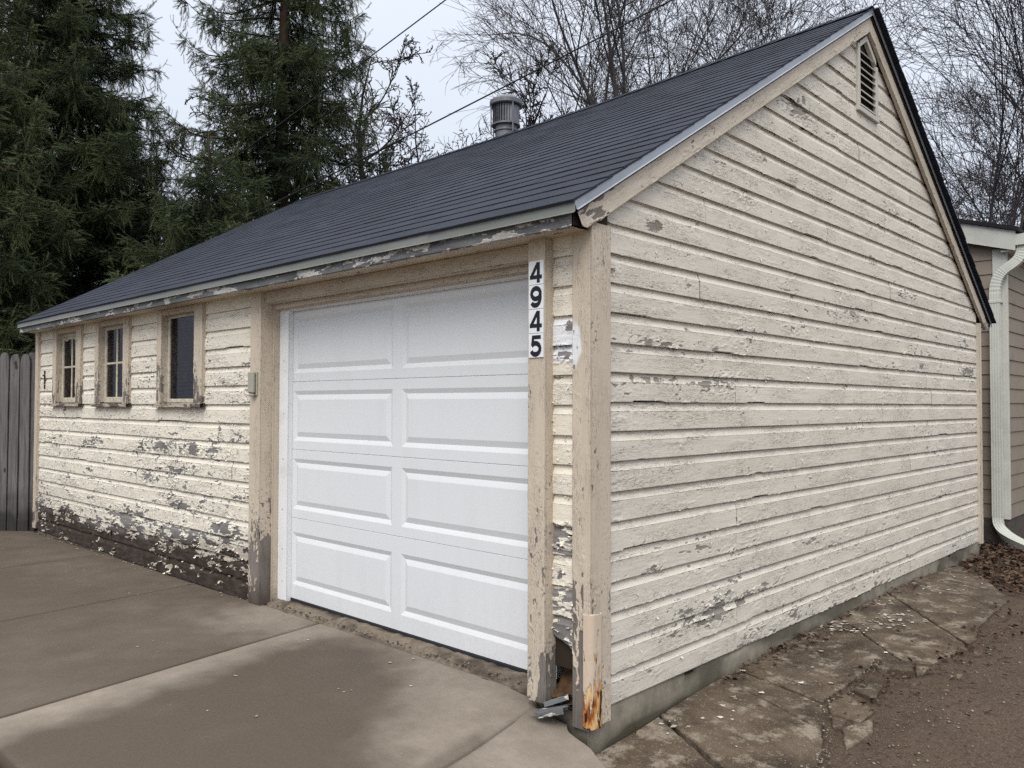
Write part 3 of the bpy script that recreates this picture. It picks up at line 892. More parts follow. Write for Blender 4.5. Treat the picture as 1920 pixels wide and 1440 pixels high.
# ---- trim
def trim_field(lo=0.12, foot=0.6, z_of=lambda a, b: a, extra=None, footz=(0.05, 0.75), wetz=(0.02, 0.30), wamp=0.9):
    def f(a, b):
        z = z_of(a, b)
        d = lo * 0.75 + foot * sst(-z, -footz[1], -footz[0]) + 0.30 * (fbm(a * 2.5, b * 9, 501) - 0.5)
        w = wamp * sst(-z + 0.1 * (fbm(a * 5, b * 20, 502) - 0.5), -wetz[1], -wetz[0])
        p = 0 * a
        if extra is not None: d, w, p = extra(a, b, d, w, p)
        return np.clip(d, 0.02, 1), np.clip(w, 0, 1), p
    return f
def vplank(name, parent, x0, x1, yface, thick, z0, z1, field, mat, seed, da=0.008, wob=0):
    """vertical board on the front, face looking to -y"""
    rows = max(6, int((x1 - x0) / 0.005))
    return weathered(name, parent, (x0, yface + thick, 0), Z, X, -Y, plank_prof(x1 - x0, thick, rows, max(3, int(thick / 0.01))), z0, z1, da, field, mat, seed, curl=0.004)
def gplank(name, parent, y0, y1, xface, thick, z0, z1, field, mat, seed, da=0.008):
    rows = max(6, int((y1 - y0) / 0.005))
    return weathered(name, parent, (xface - thick, y0, 0), Z, Y, X, plank_prof(y1 - y0, thick, rows, 3), z0, z1, da, field, mat, seed, curl=0.004)
def corner_extra(a, b, d, w, p):
    p = 0.9 * sst(-((a - 1.575) / 0.120) ** 2 - ((b - 0.0) / 0.052) ** 2 + 1.1 * (fbm(a * 18, b * 18, 77) - 0.5), -1.1, -0.5)
    d = d + 0.35 * p
    d = d + 0.3 * np.exp(-((b - 0.06) / 0.012) ** 2) * sst(-a, -1.2, -0.9) + 0.5 * np.exp(-((b - 0.01) / 0.02) ** 2) * sst(-a, -0.62, -0.45)
    d = d + 0.8 * sst(b, 0.035, 0.045) * sst(-a, -0.36, -0.34)
    return d, w, p
vplank("corner_board", garage, -0.078, 0.0115, -0.024, 0.040, -0.06, 2.062, trim_field(0.16, 0.30, extra=corner_extra, wamp=0.25), M_trim, 21, 0.006)
gplank("corner_board", garage, -0.0235, 0.114, 0.024, 0.040, -0.045, 2.10, trim_field(0.20, 0.10, wamp=0.05), M_trim, 22, 0.006)
gplank("corner_board", garage, 6.052, 6.125, 0.026, 0.040, -0.01, 2.12, trim_field(0.16, 0.12, wamp=0.1), M_barge, 23, 0.02)
vplank("corner_board", garage, -7.385, -7.289, -0.022, 0.040, 0.02, 2.062, trim_field(0.22, 0.35, wamp=0.4), M_trim, 24, 0.015)
def post_extra(a, b, d, w, p):
    d = d + 0.25 * sst(-a, -1.5, -1.3) * (0.6 + 0.8 * (fbm(a * 3, b * 20, 78) - 0.5))
    d = d + 0.6 * sst(b, 0.055, 0.085) * sst(-a, -0.32, -0.18)
    return d, w, p
vplank("door_post", garage, -0.315, -0.210, -0.050, 0.075, 0.005, 2.062, trim_field(0.12, 0.16, extra=post_extra, footz=(0.0, 0.25), wetz=(-0.03, 0.10), wamp=0.6), M_trim, 25, 0.006)
def lpost_extra(a, b, d, w, p):
    d = d + 0.35 * sst(-a, -0.95, -0.5) * sst(b, 0.01, 0.07) + 0.2 * sst(-a, -0.6, -0.3)
    return d, w, p
vplank("door_post", garage, -2.862, -2.722, -0.024, 0.09, 0.002, 2.062, trim_field(0.14, 0.38, extra=lpost_extra, footz=(0.05, 0.6), wetz=(0.0, 0.22), wamp=0.7), M_trim, 26, 0.007)
vplank("door_jamb", garage, -2.722, -2.702, 0.062, 0.06, 0.004, 1.99, trim_field(0.10, 0.35, footz=(0.05, 0.3), wetz=(0.0, 0.16)), M_trim, 27, 0.008)
vplank("door_stop", garage, -2.7015, -2.590, 0.102, 0.032, 0.012, 1.97, lambda a, b: (0 * a, 0 * a, 0 * a), M_vinyl, 28, 0.5)
for z in (0.15, 0.36, 0.62, 0.95, 1.25, 1.6):
    box("nail_head", (-2.650, 0.0995, z), (-2.643, 0.103, z + 0.007), M_rubber, garage, 0.001)
def hplank(name, parent, x0, x1, yface, thick, z0, z1, field, mat, seed, da=0.012):
    rows = max(5, int((z1 - z0) / 0.006))
    return weathered(name, parent, (0, yface + thick, z0), X, Z, -Y, plank_prof(z1 - z0, thick, rows, 3), x0, x1, da, field, mat, seed)
hplank("door_header", garage, -2.7215, -0.3155, 0.002, 0.05, 1.982, 2.060, lambda a, b: (0.14 + 0.25 * (fbm(a * 2, b * 9, 88) - 0.5), 0.12 + 0 * a, 0 * a), M_trim, 29)
hplank("head_jamb", garage, -2.7015, -0.3155, 0.064, 0.03, 1.945, 2.02, lambda a, b: (0.1 + 0 * a, 0 * a, 0 * a), M_trim, 30)
hplank("head_stop", garage, -2.589, -0.3155, 0.100, 0.03, 1.930, 1.975, lambda a, b: (0 * a, 0 * a, 0 * a), M_vinyl, 31, 0.5)
# soffit, fascia
def soffit_field(a, b): return 0.17 + 0.28 * (fbm(a * 2, b * 10, 90) - 0.5) + 0.6 * spots(a, b, [(-1.6, .05, .2, .05, .5), (-2.5, .02, .1, .04, .8)]), 0.05 + 0 * a, 0 * a
weathered("soffit", garage, (0, 0.02, 2.085), X, -Y, -Z, plank_prof(0.165, 0.022, 26, 2), -7.385, 0.012, 0.012, soffit_field, M_trim, 32)
def fascia_field(a, b):
    d = 0.74 + 0.9 * (fbm(a * 5.0, b * 22, 91) - 0.5) + 0.1 * sst(-a, 5, 7)
    return np.clip(d, 0, 1), np.clip(1.5 * (fbm(a * 4, b * 14, 92) - 0.47), 0, 0.8), 0 * a
weathered("fascia", garage, (0, -0.145, 2.055), X, Z, -Y, plank_prof(0.078, 0.022, 16, 3), -7.40, 0.034, 0.010, fascia_field, M_fascia, 33, curl=0.004)
# barge boards follow the rake
def rake_axes(y0, z0, y1, z1):
    d = np.array([0, y1 - y0, z1 - z0]); L = np.linalg.norm(d); d /= L
    up = np.array([0, -d[2], d[1]]);
    if up[2] < 0: up = -up
    return d, up, L
dF, uF, LF = rake_axes(YF, ZFE, RY, RZ)
dB, uB, LB = rake_axes(YB, ZBE, RY, RZ)
def barge_field(a, b): return np.clip(0.24 + 0.3 * (fbm(a * 2.5, b * 9, 93) - 0.5) + 0.35 * sst(b, 0.085, 0.115) * fbm(a * 3, b, 94) * 1.6 + 0.35 * sst(-a, -0.35, -0.1), 0, 1), 0.15 * sst(b, 0.09, 0.12) + 0 * a, 0 * a
BW = 0.126
off = 0.005
def clipF(b): # plumb cut at the ridge, level cut at the tail
    return 0.0
base = np.array([0.016, YF, ZFE]) - uF * (BW + off + 0.010)
def a0F(b):   # level tail cut: keep z >= 2.062
    return max(0.015, (2.064 - (base[2] + uF[2] * b)) / dF[2])
def a1F(b):   # plumb cut at ridge
    return (RY - 0.001 - (base[1] + uF[1] * b)) / dF[1]
weathered("barge_board", garage, base, dF, uF, X, plank_prof(BW, 0.024, 24, 3), a0F, a1F, 0.009, barge_field, M_barge, 34)
baseB = np.array([0.016, YB, ZBE]) - uB * (BW + off + 0.010)
def a0B(b): return max(0.015, (2.064 - (baseB[2] + uB[2] * b)) / dB[2])
def a1B(b): return (RY + 0.001 - (baseB[1] + uB[1] * b)) / dB[1]
weathered("barge_board", garage, baseB, dB, uB, X, plank_prof(BW, 0.024, 20, 3), a0B, a1B, 0.014, barge_field, M_barge, 35)
# tail closing block and dark end behind the drip edge
mesh("eave_end_block", *prism_vf([(0.018, -0.14, 2.068), (0.018, 0.10, 2.078), (0.018, 0.10, 2.25), (0.018, -0.14, 2.12)], (-0.05, 0, 0)), M_shell, garage)

# drip edges: bent sheet metal
def sheet(name, prof, p0, p1, A, mat, parent):
    """prof: list of offsets (3d vectors) swept from p0 to p1"""
    V = [np.array(p0) + q for q in prof] + [np.array(p1) + q for q in prof]
    n = len(prof); F = [(i, i + 1, n + i + 1, n + i) for i in range(n - 1)]
    o = mesh(name, V, F, mat, parent)
    md = o.modifiers.new("thickness", 'SOLIDIFY'); md.thickness = 0.0018; md.offset = 0
    return o
def drip_front():
    xs_ = np.linspace(XL_ - 0.01, 0.062, 60)
    V = []; F = []
    for i, x in enumerate(xs_):
        wv = 0.0025 * (vnoise(x * 2, 0, 5) - 0.5)
        for dy, dz in ((0.05, 0.028), (-0.002, -0.003), (0.000 + wv, -0.043), (-0.010 + wv, -0.052)):
            V.append((x, YF + dy, ZFE + dz - 0.002))
    for i in range(len(xs_) - 1):
        for k in range(3): F.append((i * 4 + k, (i + 1) * 4 + k, (i + 1) * 4 + k + 1, i * 4 + k + 1))
    o = mesh("drip_edge", V, F, M_drip, garage)
    md = o.modifiers.new("thickness", 'SOLIDIFY'); md.thickness = 0.0018
drip_front()
def rake_drip(d, u, base_, L, nm):
    P = [u * 0.002 + X * -0.06, u * 0.002 + X * 0.004, u * -0.033 + X * 0.002, u * -0.038 + X * 0.008]
    sheet("drip_edge", P, base_, np.array(base_) + d * L, d, M_rake, garage)
rake_drip(dF, uF, (0.056, YF - 0.004, ZFE - 0.006), LF * 0.9995, "f")
rake_drip(dB, uB, (0.056, YB + 0.004, ZBE - 0.006), LB * 0.9995, "b")

# ---- roof
deckV = []; deckF = []
rx = np.linspace(XL_, 0.05, 16)
for x in rx:
    zr = float(ridge_z(x))
    for (y, z) in ((YF + 0.03, ZFE - 0.005), (RY, zr - 0.02), (YB - 0.03, ZBE - 0.005), (YB - 0.03, ZBE - 0.04), (RY, zr - 0.06), (YF + 0.03, ZFE - 0.04)):
        deckV.append((x, y, z))
for i in range(15):
    for k in range(6): deckF.append((i * 6 + k, i * 6 + (k + 1) % 6, (i + 1) * 6 + (k + 1) % 6, (i + 1) * 6 + k))
deckF.append((0, 1, 4, 5)); deckF.append((1, 2, 3, 4)); e6 = 15 * 6; deckF.append((e6, e6 + 1, e6 + 4, e6 + 5)); deckF.append((e6 + 1, e6 + 2, e6 + 3, e6 + 4))
roof = mesh("roof", deckV, deckF, M_shell, garage); fix_normals(roof)
NCOURSE = 30
rs = np.random.default_rng(23)
def course_pt(x, t, h, back=False):
    zr = float(ridge_z(x))
    if not back:
        y = YF + (RY - YF) * t; z = ZFE + (zr - ZFE) * t
        n = np.array([0, -(zr - ZFE), RY - YF]); n /= np.linalg.norm(n)
    else:
        y = YB + (RY - YB) * t; z = ZBE + (zr - ZBE) * t
        n = np.array([0, (zr - ZBE), YB - RY]); n /= np.linalg.norm(n)
    return np.array([x, y, z]) + n * h
def shingle(x0, x1, t0, t1, back=False):
    """one strip of shingle: thick butt edge at t0, feathering under the next course"""
    nseg = 6
    xs_ = np.linspace(x0, x1, nseg + 1)
    V = []; F = []
    j0 = rs.uniform(-0.0007, 0.0007)
    for i, x in enumerate(xs_):
        wv = j0 + rs.uniform(-0.0004, 0.0004)
        lift = 0.0095 + rs.uniform(-0.0010, 0.0018)
        V += [course_pt(x, t0 + wv, 0.0, back), course_pt(x, t0 + wv, lift, back), course_pt(x, t1, 0.004, back), course_pt(x, t1, -0.004, back)]
    for i in range(nseg):
        for k in range(3):
            F.append((i * 4 + k, (i + 1) * 4 + k, (i + 1) * 4 + k + 1, i * 4 + k + 1))
    F.append((0, 1, 2, 3)); e_ = nseg * 4; F.append((e_, e_ + 3, e_ + 2, e_ + 1))
    o = mesh("shingle", V, F, M_shingle, roof); fix_normals(o)
for c in range(NCOURSE):
    t0 = c / NCOURSE + (0.0 if c else -0.004); t1 = (c + 1.25) / NCOURSE
    if t1 > 0.998: t1 = 0.998
    x = 0.062 + rs.uniform(0, 0.004); offs = (c % 3) * 0.305 + rs.uniform(-.03, .03)
    xe = XL_ - 0.012
    first = True
    while x > xe + 0.02:
        L = 0.93 if not first else 0.93 - offs * 0.9
        first = False
        x2 = max(xe, x - L)
        if x2 - xe < 0.25: x2 = xe
        shingle(x2 + 0.0015, x, t0, t1)
        x = x2
bs = []
for c in range(NCOURSE):                          # far slope, seen only edge-on: courses in one piece each
    t0 = c / NCOURSE; t1 = min(0.998, (c + 1.25) / NCOURSE)
    shingle(XL_ - 0.012, 0.098 + rs.uniform(0, 0.008), t0, t1, True)
# ridge caps
x = 0.066
while x > XL_:
    x2 = max(XL_ - 0.015, x - 0.145)
    V = []; F = []
    for i, xx_ in enumerate((x, x2 - 0.03)):
        zr = float(ridge_z(xx_)) + (0.016 if i == 0 else 0.008)
        sf = (RZ - ZFE) / (RY - YF); sb = (RZ - ZBE) / (YB - RY)
        for dy in (-0.135, -0.06, -0.02, 0.02, 0.06, 0.135):
            V.append((xx_, RY + dy, zr - (abs(dy) * (sf if dy < 0 else sb)) + 0.004))
    n = 6
    for k_ in range(5): F.append((k_, k_ + 1, n + k_ + 1, n + k_))
    o = mesh("ridge_cap", V, F, M_shingle, roof)
    md = o.modifiers.new("thickness", 'SOLIDIFY'); md.thickness = 0.005; md.offset = 1
    x -= 0.145
    if x2 <= XL_: break
# ---- overhead door
DY = 0.135                                        # face of the door
DX0, DX1 = -2.66, -0.30
PX = [(-2.575, -1.530), (-1.447, -0.402)]
SEC = [0.048, 0.574, 1.021, 1.465, 1.990]
door = box("garage_door", (DX0, DY + 0.018, SEC[0]), (DX1, DY + 0.045, SEC[-1]), M_white, garage)
def panel_z(i):
    return (SEC[i] + 0.091, SEC[i + 1] - 0.094) if i == 0 else (SEC[i] + 0.057, SEC[i + 1] - (0.060 if i < 3 else 0.105))
for i in range(4):
    z0, z1 = SEC[i] + 0.0022, SEC[i + 1] - 0.0022
    pz0, pz1 = panel_z(i)
    # section skin with two rectangular openings for the pressed panels
    xs_ = [DX0, PX[0][0], PX[0][1], PX[1][0], PX[1][1], DX1]; zs_ = [z0, pz0, pz1, z1]
    V = []; F = []
    for x in xs_:
        for z in zs_: V.append((x, DY, z))
    for a in range(5):
        for b in range(3):
            if b == 1 and a in (1, 3): continue
            F.append((a * 4 + b, (a + 1) * 4 + b, (a + 1) * 4 + b + 1, a * 4 + b + 1))
    n = len(V)                                     # rolled top and bottom lips
    for x in (DX0, DX1):
        V += [(x, DY + 0.004, z0 - 0.0018), (x, DY + 0.016, z0 - 0.0018), (x, DY + 0.004, z1 + 0.0018), (x, DY + 0.016, z1 + 0.0018)]
    bl = [a * 4 for a in range(6)]; tl = [a * 4 + 3 for a in range(6)]
    F += [tuple(bl) + (n + 4, n), (n, n + 4, n + 5, n + 1), tuple(tl) + (n + 6, n + 2), (n + 2, n + 6, n + 7, n + 3)]
    fix_normals(mesh("door_section", V, F, M_white, door))
    for (x0, x1) in PX:                            # V-grooved raised panel
        g1, g2 = 0.026, 0.058
        rings = [(0.0, 0.0), (g1, 0.0100), (g2, 0.001)]
        V = []; F = []
        for (ins, dep) in rings:
            V += [(x0 + ins, DY + dep, pz0 + ins), (x1 - ins, DY + dep, pz0 + ins), (x1 - ins, DY + dep, pz1 - ins), (x0 + ins, DY + dep, pz1 - ins)]
        for r in range(2):
            for k in range(4): F.append((r * 4 + k, r * 4 + (k + 1) % 4, (r + 1) * 4 + (k + 1) % 4, (r + 1) * 4 + k))
        F.append((8, 9, 10, 11))
        fix_normals(mesh("door_panel", V, F, M_white, door))
box("bottom_seal", (DX0 + 0.01, DY - 0.004, 0.018), (DX1, DY + 0.04, 0.0475), M_rubber, door)

# ---- windows
M_blind = plain("grey_blind", (0.085, 0.085, 0.095), 0.6)
def cas_field(a, b): return np.clip(0.22 + 0.25 * (fbm(a * 3, b * 12, 95) - 0.5) + 0.42 * sst(-a, -1.78, -1.42), 0, 1), 0.45 * sst(-a, -1.55, -1.32) * fbm(a * 8, b * 20, 96) * 1.6, 0 * a
for wi, (wx0, wx1) in enumerate(WIN):
    win = boxes("window", [((wx0, 0.0, WZ0), (wx0 + 0.005, 0.10, WZ1)), ((wx1 - 0.005, 0.0, WZ0), (wx1, 0.10, WZ1)), ((wx0 + 0.006, 0.001, WZ1 - 0.012), (wx1 - 0.006, 0.099, WZ1 - 0.001))], M_sash, garage)
    cl, cr = [(-6.842, -6.047), (-5.692, -4.917), (-4.357, -3.566)][wi]
    vplank("casing", win, cl, wx0 + 0.004, -0.022, 0.03, 1.318, 2.060, cas_field, M_trim, 60 + wi, 0.010)
    vplank("casing", win, wx1 - 0.004, cr, -0.022, 0.03, 1.318, 2.060, cas_field, M_trim, 64 + wi, 0.010)
    hplank("head_casing", win, wx0 + 0.005, wx1 - 0.005, -0.018, 0.03, 2.012, 2.059, lambda a, b: (0.15 + 0 * a, 0.1 + 0 * a, 0 * a), M_trim, 68 + wi, 0.02)
    hplank("sill", win, cl - 0.02, cr + 0.02, -0.045, 0.075, 1.292, 1.3175, lambda a, b: (np.clip(0.6 + 0.4 * (fbm(a * 6, b * 20, 97) - 0.5), 0, 1), 0.45 + 0 * a, 0 * a), M_trim, 72 + wi, 0.012)
    sy = 0.028
    sx0, sx1, sz0, sz1 = wx0 + 0.006, wx1 - 0.006, 1.322, WZ1 - 0.014
    st = 0.042 if wi < 2 else 0.030
    br = 0.055 if wi < 2 else 0.035
    sash = boxes("sash", [((sx0, sy, sz0), (sx0 + st, sy + 0.035, sz1)), ((sx1 - st, sy, sz0), (sx1, sy + 0.035, sz1)),
                          ((sx0 + st - .002, sy + 0.002, sz0), (sx1 - st + .002, sy + 0.034, sz0 + br)), ((sx0 + st - .002, sy + 0.002, sz1 - st), (sx1 - st + .002, sy + 0.034, sz1))], M_sash, win, 0.004)
    gx0, gx1, gz0, gz1 = sx0 + st, sx1 - st, sz0 + br, sz1 - st
    mx, mz = (gx0 + gx1) / 2, (gz0 + gz1) / 2
    if wi < 2:
        box("muntin", (mx - 0.011, sy + 0.004, gz0 - .002), (mx + 0.011, sy + 0.026, gz1 + .002), M_sash, win, 0.004)
        for (a, b) in ((gx0, mx - 0.011), (mx + 0.011, gx1)):
            box("muntin", (a - .002, sy + 0.006, mz - 0.010), (b + .002, sy + 0.024, mz + 0.010), M_sash, win, 0.004)
            for (c_, d_) in ((gz0, mz - 0.010), (mz + 0.010, gz1)):
                box("pane", (a - .001, sy + 0.013, c_ - .001), (b + .001, sy + 0.016, d_ + .001), M_glass, win, 0.0005)
    else:
        box("check_rail", (gx0 - .001, sy + 0.0245, mz - 0.014), (gx1 + .001, sy + 0.036, mz + 0.014), plain("dark_rail", (0.13, 0.12, 0.11)), win, 0.002)
        box("pane", (gx0 - .001, sy + 0.013, gz0 - .001), (gx1 + .001, sy + 0.016, gz1 + .001), M_glass, win, 0.0005)
        z = gz0 + 0.01
        while z < gz1 - 0.01:                     # venetian blind inside the glass
            box("blind_slat", (gx0 + 0.004, 0.0465, z), (gx1 - 0.004, 0.0510, z + 0.0175), M_blind, win, 0.001)
            z += 0.030
        for cx in (gx0 + 0.1, gx1 - 0.1):
            box("blind_cord", (cx, 0.0452, gz0), (cx + 0.004, 0.0462, gz1), M_blind, win, 0.0005)
# ragged scrap of plaster hanging inside the top of the leftmost sash
V = []; F = []
sx0, sx1 = WIN[0][0] + 0.048, WIN[0][1] - 0.048
xs_ = np.linspace(sx0, sx1, 25)
for x in xs_:
    V += [(x, 0.039, 1.978), (x, 0.0395, 1.965 - 0.03 * vnoise(x * 16, 1.0, 8))]
for i in range(24): F.append((2 * i, 2 * i + 1, 2 * i + 3, 2 * i + 2))
o = mesh("torn_lining", V, F, M_sash, garage)
o.modifiers.new("thickness", 'SOLIDIFY').thickness = 0.002

# ---- gable louvre
M_lou = plain("old_louvre_paint", (0.50, 0.475, 0.43), 0.65, 0.08, 9.0, dirt=(0.3, 0.28, 0.25))
y0, y1, z0, z1 = VENT_Y0, VENT_Y1, VENT_Z0, VENT_Z1
def vent_top(y): return min(front_top(y), back_top(y)) - 0.175
vent = mesh("louver_vent", *prism_vf([(-0.05, y0, z0), (-0.05, y1, z0), (-0.05, y1, 3.80), (-0.05, 3.2, 3.93), (-0.05, y0, 3.87)], (0.032, 0, 0)), M_shell, garage); fix_normals(vent)
fr = 0.034
for lo, hi in (((-0.012, y0, z0 + fr + .001), (0.020, y0 + fr, 3.885)), ((-0.012, y1 - fr, z0 + fr + .001), (0.020, y1, 3.815)), ((-0.012, y0 - 0.01, z0 - 0.004), (0.024, y1 + 0.01, z0 + fr))):
    box("vent_frame", lo, hi, M_lou, vent, 0.003)
fix_normals(mesh("vent_frame", *prism_vf([(-0.010, y0 + fr, 3.862), (-0.010, y0 + fr, 3.90), (-0.010, RY, 3.985), (-0.010, y1 - fr, 3.86), (-0.010, y1 - fr, 3.82), (-0.010, RY, 3.945)], (0.028, 0, 0)), M_lou, vent))
z = z0 + fr + 0.018
n = 0
while z < 3.87:
    c = np.array([0.000, (y0 + y1) / 2, z + 0.014])
    bow = 0.004 * math.sin(n * 2.1)
    ax = np.array([0.0, 1.0, 0.0]); sl = np.array([0.62, 0, -0.78]); nn_ = np.cross(ax, sl)
    V, F = obox_vf(c + [0, 0, bow], ax, sl, nn_, (y1 - y0 - 2 * fr - 0.002, 0.042, 0.006), 0.0015)
    fix_normals(mesh("slat", V, F, M_lou, vent))
    z += 0.054; n += 1

# ---- rusty steel guard on the corner
def guard():
    zs_ = np.linspace(-0.055, 0.435, 60); prof = []
    for q in np.linspace(0, 1, 9): prof.append((-0.012 + 0.022 * q, -0.031))
    for q in np.linspace(0, 1, 6)[1:]:
        a = q * math.pi / 2
        prof.append((0.010 + 0.022 * math.sin(a), -0.031 + 0.022 * (1 - math.cos(a))))
    for q in np.linspace(0, 1, 10)[1:]: prof.append((0.032, -0.009 + 0.046 * q))
    V = []; n = len(prof)
    for i, z in enumerate(zs_):
        for k, (x, y) in enumerate(prof):
            r = 0.0035 * (float(fbm(z * 22, k * 0.6, 5)) - 0.5) * float(sst(-z, -0.36, -0.25))
            top = 0.008 * float(vnoise(k * 0.8, 2, 3)) if i == len(zs_) - 1 else 0
            bot = 0.022 * float(vnoise(k * 0.9, 5, 4)) if i == 0 else 0
            V.append((x + r, y - r, z - top + bot))
    F = [(i * n + k, i * n + k + 1, (i + 1) * n + k + 1, (i + 1) * n + k) for i in range(len(zs_) - 1) for k in range(n - 1)]
    o = mesh("corner_guard", V, F, M_rust, garage, smooth=True)
    o["label"] = "rusty steel guard on the foot of the corner"
    md = o.modifiers.new("thickness", 'SOLIDIFY'); md.thickness = 0.005; md.offset = 0
guard()
# rotten hollow behind the missing board by the corner
M_rot = plain("rotten_wood", (0.085, 0.048, 0.026), 0.95, 0.5, 30.0, bump=1.0, bsc=60)
gv = grid_mesh("rotten_sill", np.linspace(-0.225, -0.05, 40), np.linspace(-0.01, 0.2, 30), lambda x, y: 0.045 + 0.035 * (fbm(x * 26, y * 26, 31) - 0.5) + 0.18 * sst(y, 0.03, 0.16) - 0.02 * sst(-y, -0.02, 0.01), M_rot, garage)

# ------------------------------------------------------------------ small things on and by the garage
M_plate = plain("white_plate", (0.74, 0.75, 0.78), 0.45, 0.04, 20.0, dirt=(0.55, 0.55, 0.55))
M_ink = plain("black_numeral", (0.010, 0.011, 0.016), 0.5)
def stroke(path, w, closed=False):
    """flat stroke of width w along a 2d path -> (V2, F)"""
    P = np.array(path, float); n = len(P)
    V = []; F = []
    for i in range(n):
        if closed: d0 = P[i] - P[i - 1]; d1 = P[(i + 1) % n] - P[i]
        else:
            d0 = P[i] - P[max(i - 1, 0)]; d1 = P[min(i + 1, n - 1)] - P[i]
            if i == 0: d0 = d1
            if i == n - 1: d1 = d0
        d0 = d0 / (np.linalg.norm(d0) + 1e-9); d1 = d1 / (np.linalg.norm(d1) + 1e-9)
        n0 = np.array([-d0[1], d0[0]]); n1 = np.array([-d1[1], d1[0]])
        m = n0 + n1; m /= np.linalg.norm(m) + 1e-9
        k = 1 / max(0.5, m @ n0)
        V += [P[i] + m * w / 2 * k, P[i] - m * w / 2 * k]
    r = range(n if closed else n - 1)
    for i in r:
        j = (i + 1) % n
        F.append((2 * i, 2 * i + 1, 2 * j + 1, 2 * j))
    return np.array(V), F
def arc(cx, cy, rx, ry, a0, a1, n=14):
    return [(cx + rx * math.cos(math.radians(a)), cy + ry * math.sin(math.radians(a))) for a in np.linspace(a0, a1, n)]
def digit(ch):
    w = 0.235
    if ch == '4':
        return [stroke([(0.70, 0.0), (0.70, 1.0)], 0.25), stroke([(0.0, 0.28), (1.0, 0.28)], 0.19), stroke([(0.10, 0.28), (0.655, 0.955)], 0.20)]
    if ch == '9':
        return [stroke(arc(0.5, 0.66, 0.36, 0.255, 0, 360, 30)[:-1], w, True), stroke([(0.86, 0.66)] + arc(0.48, 0.46, 0.38, 0.37, 5, -90, 14) + arc(0.46, 0.30, 0.32, 0.21, -100, -160, 8), w)]
    if ch == '5':
        return [stroke([(0.22, 0.905), (0.92, 0.905)], 0.19), stroke([(0.30, 0.99), (0.22, 0.50)], 0.20), stroke([(0.17, 0.50)] + arc(0.47, 0.345, 0.38, 0.27, 118, -90, 22) + arc(0.46, 0.30, 0.33, 0.225, -95, -165, 8), w)]
ORD = {0: "topmost", 1: "second from the top", 2: "third from the top", 3: "lowest"}
for i, ch in enumerate("4945"):
    zt = 1.962 - i * 0.1090; zb = zt - 0.107
    x0, x1 = -0.306, -0.218; yy = -0.0535
    lab = {0: "white house number plate with a black 4, topmost on the door post", 1: "white house number plate with a black 9 on the door post",
           2: "white house number plate with a black 4 between the 9 and the 5", 3: "white house number plate with a black 5, lowest on the post"}[i]
    tilt = rng.uniform(-0.008, 0.008)
    pl = thing("number_plate", ((x0 + x1) / 2, yy, zb), lab, "number plate", "house number plates on the door post")
    box("plate", (x0, yy - 0.0035, zb), (x1, yy + 0.0015, zt), M_plate, pl, 0.0008)
    parts = []
    dw, dh = (x1 - x0) * 0.82, (zt - zb) * 0.86
    for q, (V2, F) in enumerate(digit(ch)):
        off_ = 0.0003 * q
        V3 = np.stack([x0 + (x1 - x0) * 0.09 + V2[:, 0] * dw, np.full(len(V2), yy - 0.0042 - off_), zb + (zt - zb) * 0.07 + V2[:, 1] * dh], -1)
        parts.append((V3, F))
    V, F = merge(parts)
    o = mesh("numeral", V, F, M_ink, pl)
    pl.rotation_euler = (0, tilt, 0)

M_key = plain("beige_plastic", (0.36, 0.345, 0.29), 0.5, 0.08, 9.0)
kp = thing("door_keypad", (-2.79, -0.024, 1.36), "small beige plastic keypad box on the tan post beside the door", "keypad")
box("back_plate", (-2.832, -0.036, 1.372), (-2.755, -0.0245, 1.532), M_key, kp, 0.004)
box("flip_cover", (-2.826, -0.066, 1.388), (-2.760, -0.0362, 1.534), M_key, kp, 0.010)
box("lip", (-2.816, -0.060, 1.368), (-2.770, -0.0365, 1.3875), M_key, kp, 0.006)
M_iron = plain("rusty_iron", (0.045, 0.03, 0.025), 0.8, 0.4, 40)
la = thing("latch_strap", (-7.13, -0.002, 1.48), "short rusty iron strap on the siding left of the windows", "strap")
box("strap", (-7.145, -0.011, 1.47), (-7.112, -0.002, 1.66), M_iron, la, 0.003)
box("staple", (-7.140, -0.026, 1.60), (-7.118, -0.0112, 1.615), M_iron, la, 0.003)

def rough_plank(name, p0, p1, w, t, side, label, group):
    p0 = np.array(p0); p1 = np.array(p1); d = p1 - p0; L = np.linalg.norm(d); d /= L
    s = np.array(side, float); s -= d * (s @ d); s /= np.linalg.norm(s); nrm = np.cross(d, s)
    if nrm[2] < 0: nrm = -nrm
    th = thing(name, p0, label, "plank", group)
    def fld(a, b): return 0.98 + 0 * a, 0.10 + 0 * a, 0 * a
    w_ = weathered("board", th, p0 - s * w / 2, d, s, nrm, plank_prof(w, t, 12, 4), lambda b: 0.06 * vnoise(b * 90, 0, 3), lambda b: L - 0.07 * vnoise(b * 110, 0, 9), 0.01, fld, M_fascia, int(L * 1000), curl=0.004)
    return th
rough_plank("broken_plank", (-0.245, -0.115, -0.045), (-0.045, -0.035, 0.020), 0.078, 0.024, (0.4, -1, 0.1), "grey splintered board lying loose under the rotten corner, lower one", "loose boards at the corner")
rough_plank("broken_plank", (-0.235, -0.050, -0.020), (-0.050, 0.000, 0.066), 0.072, 0.020, (0.4, -1, 0.35), "grey splintered board leaning up into the dark hole at the corner", "loose boards at the corner")

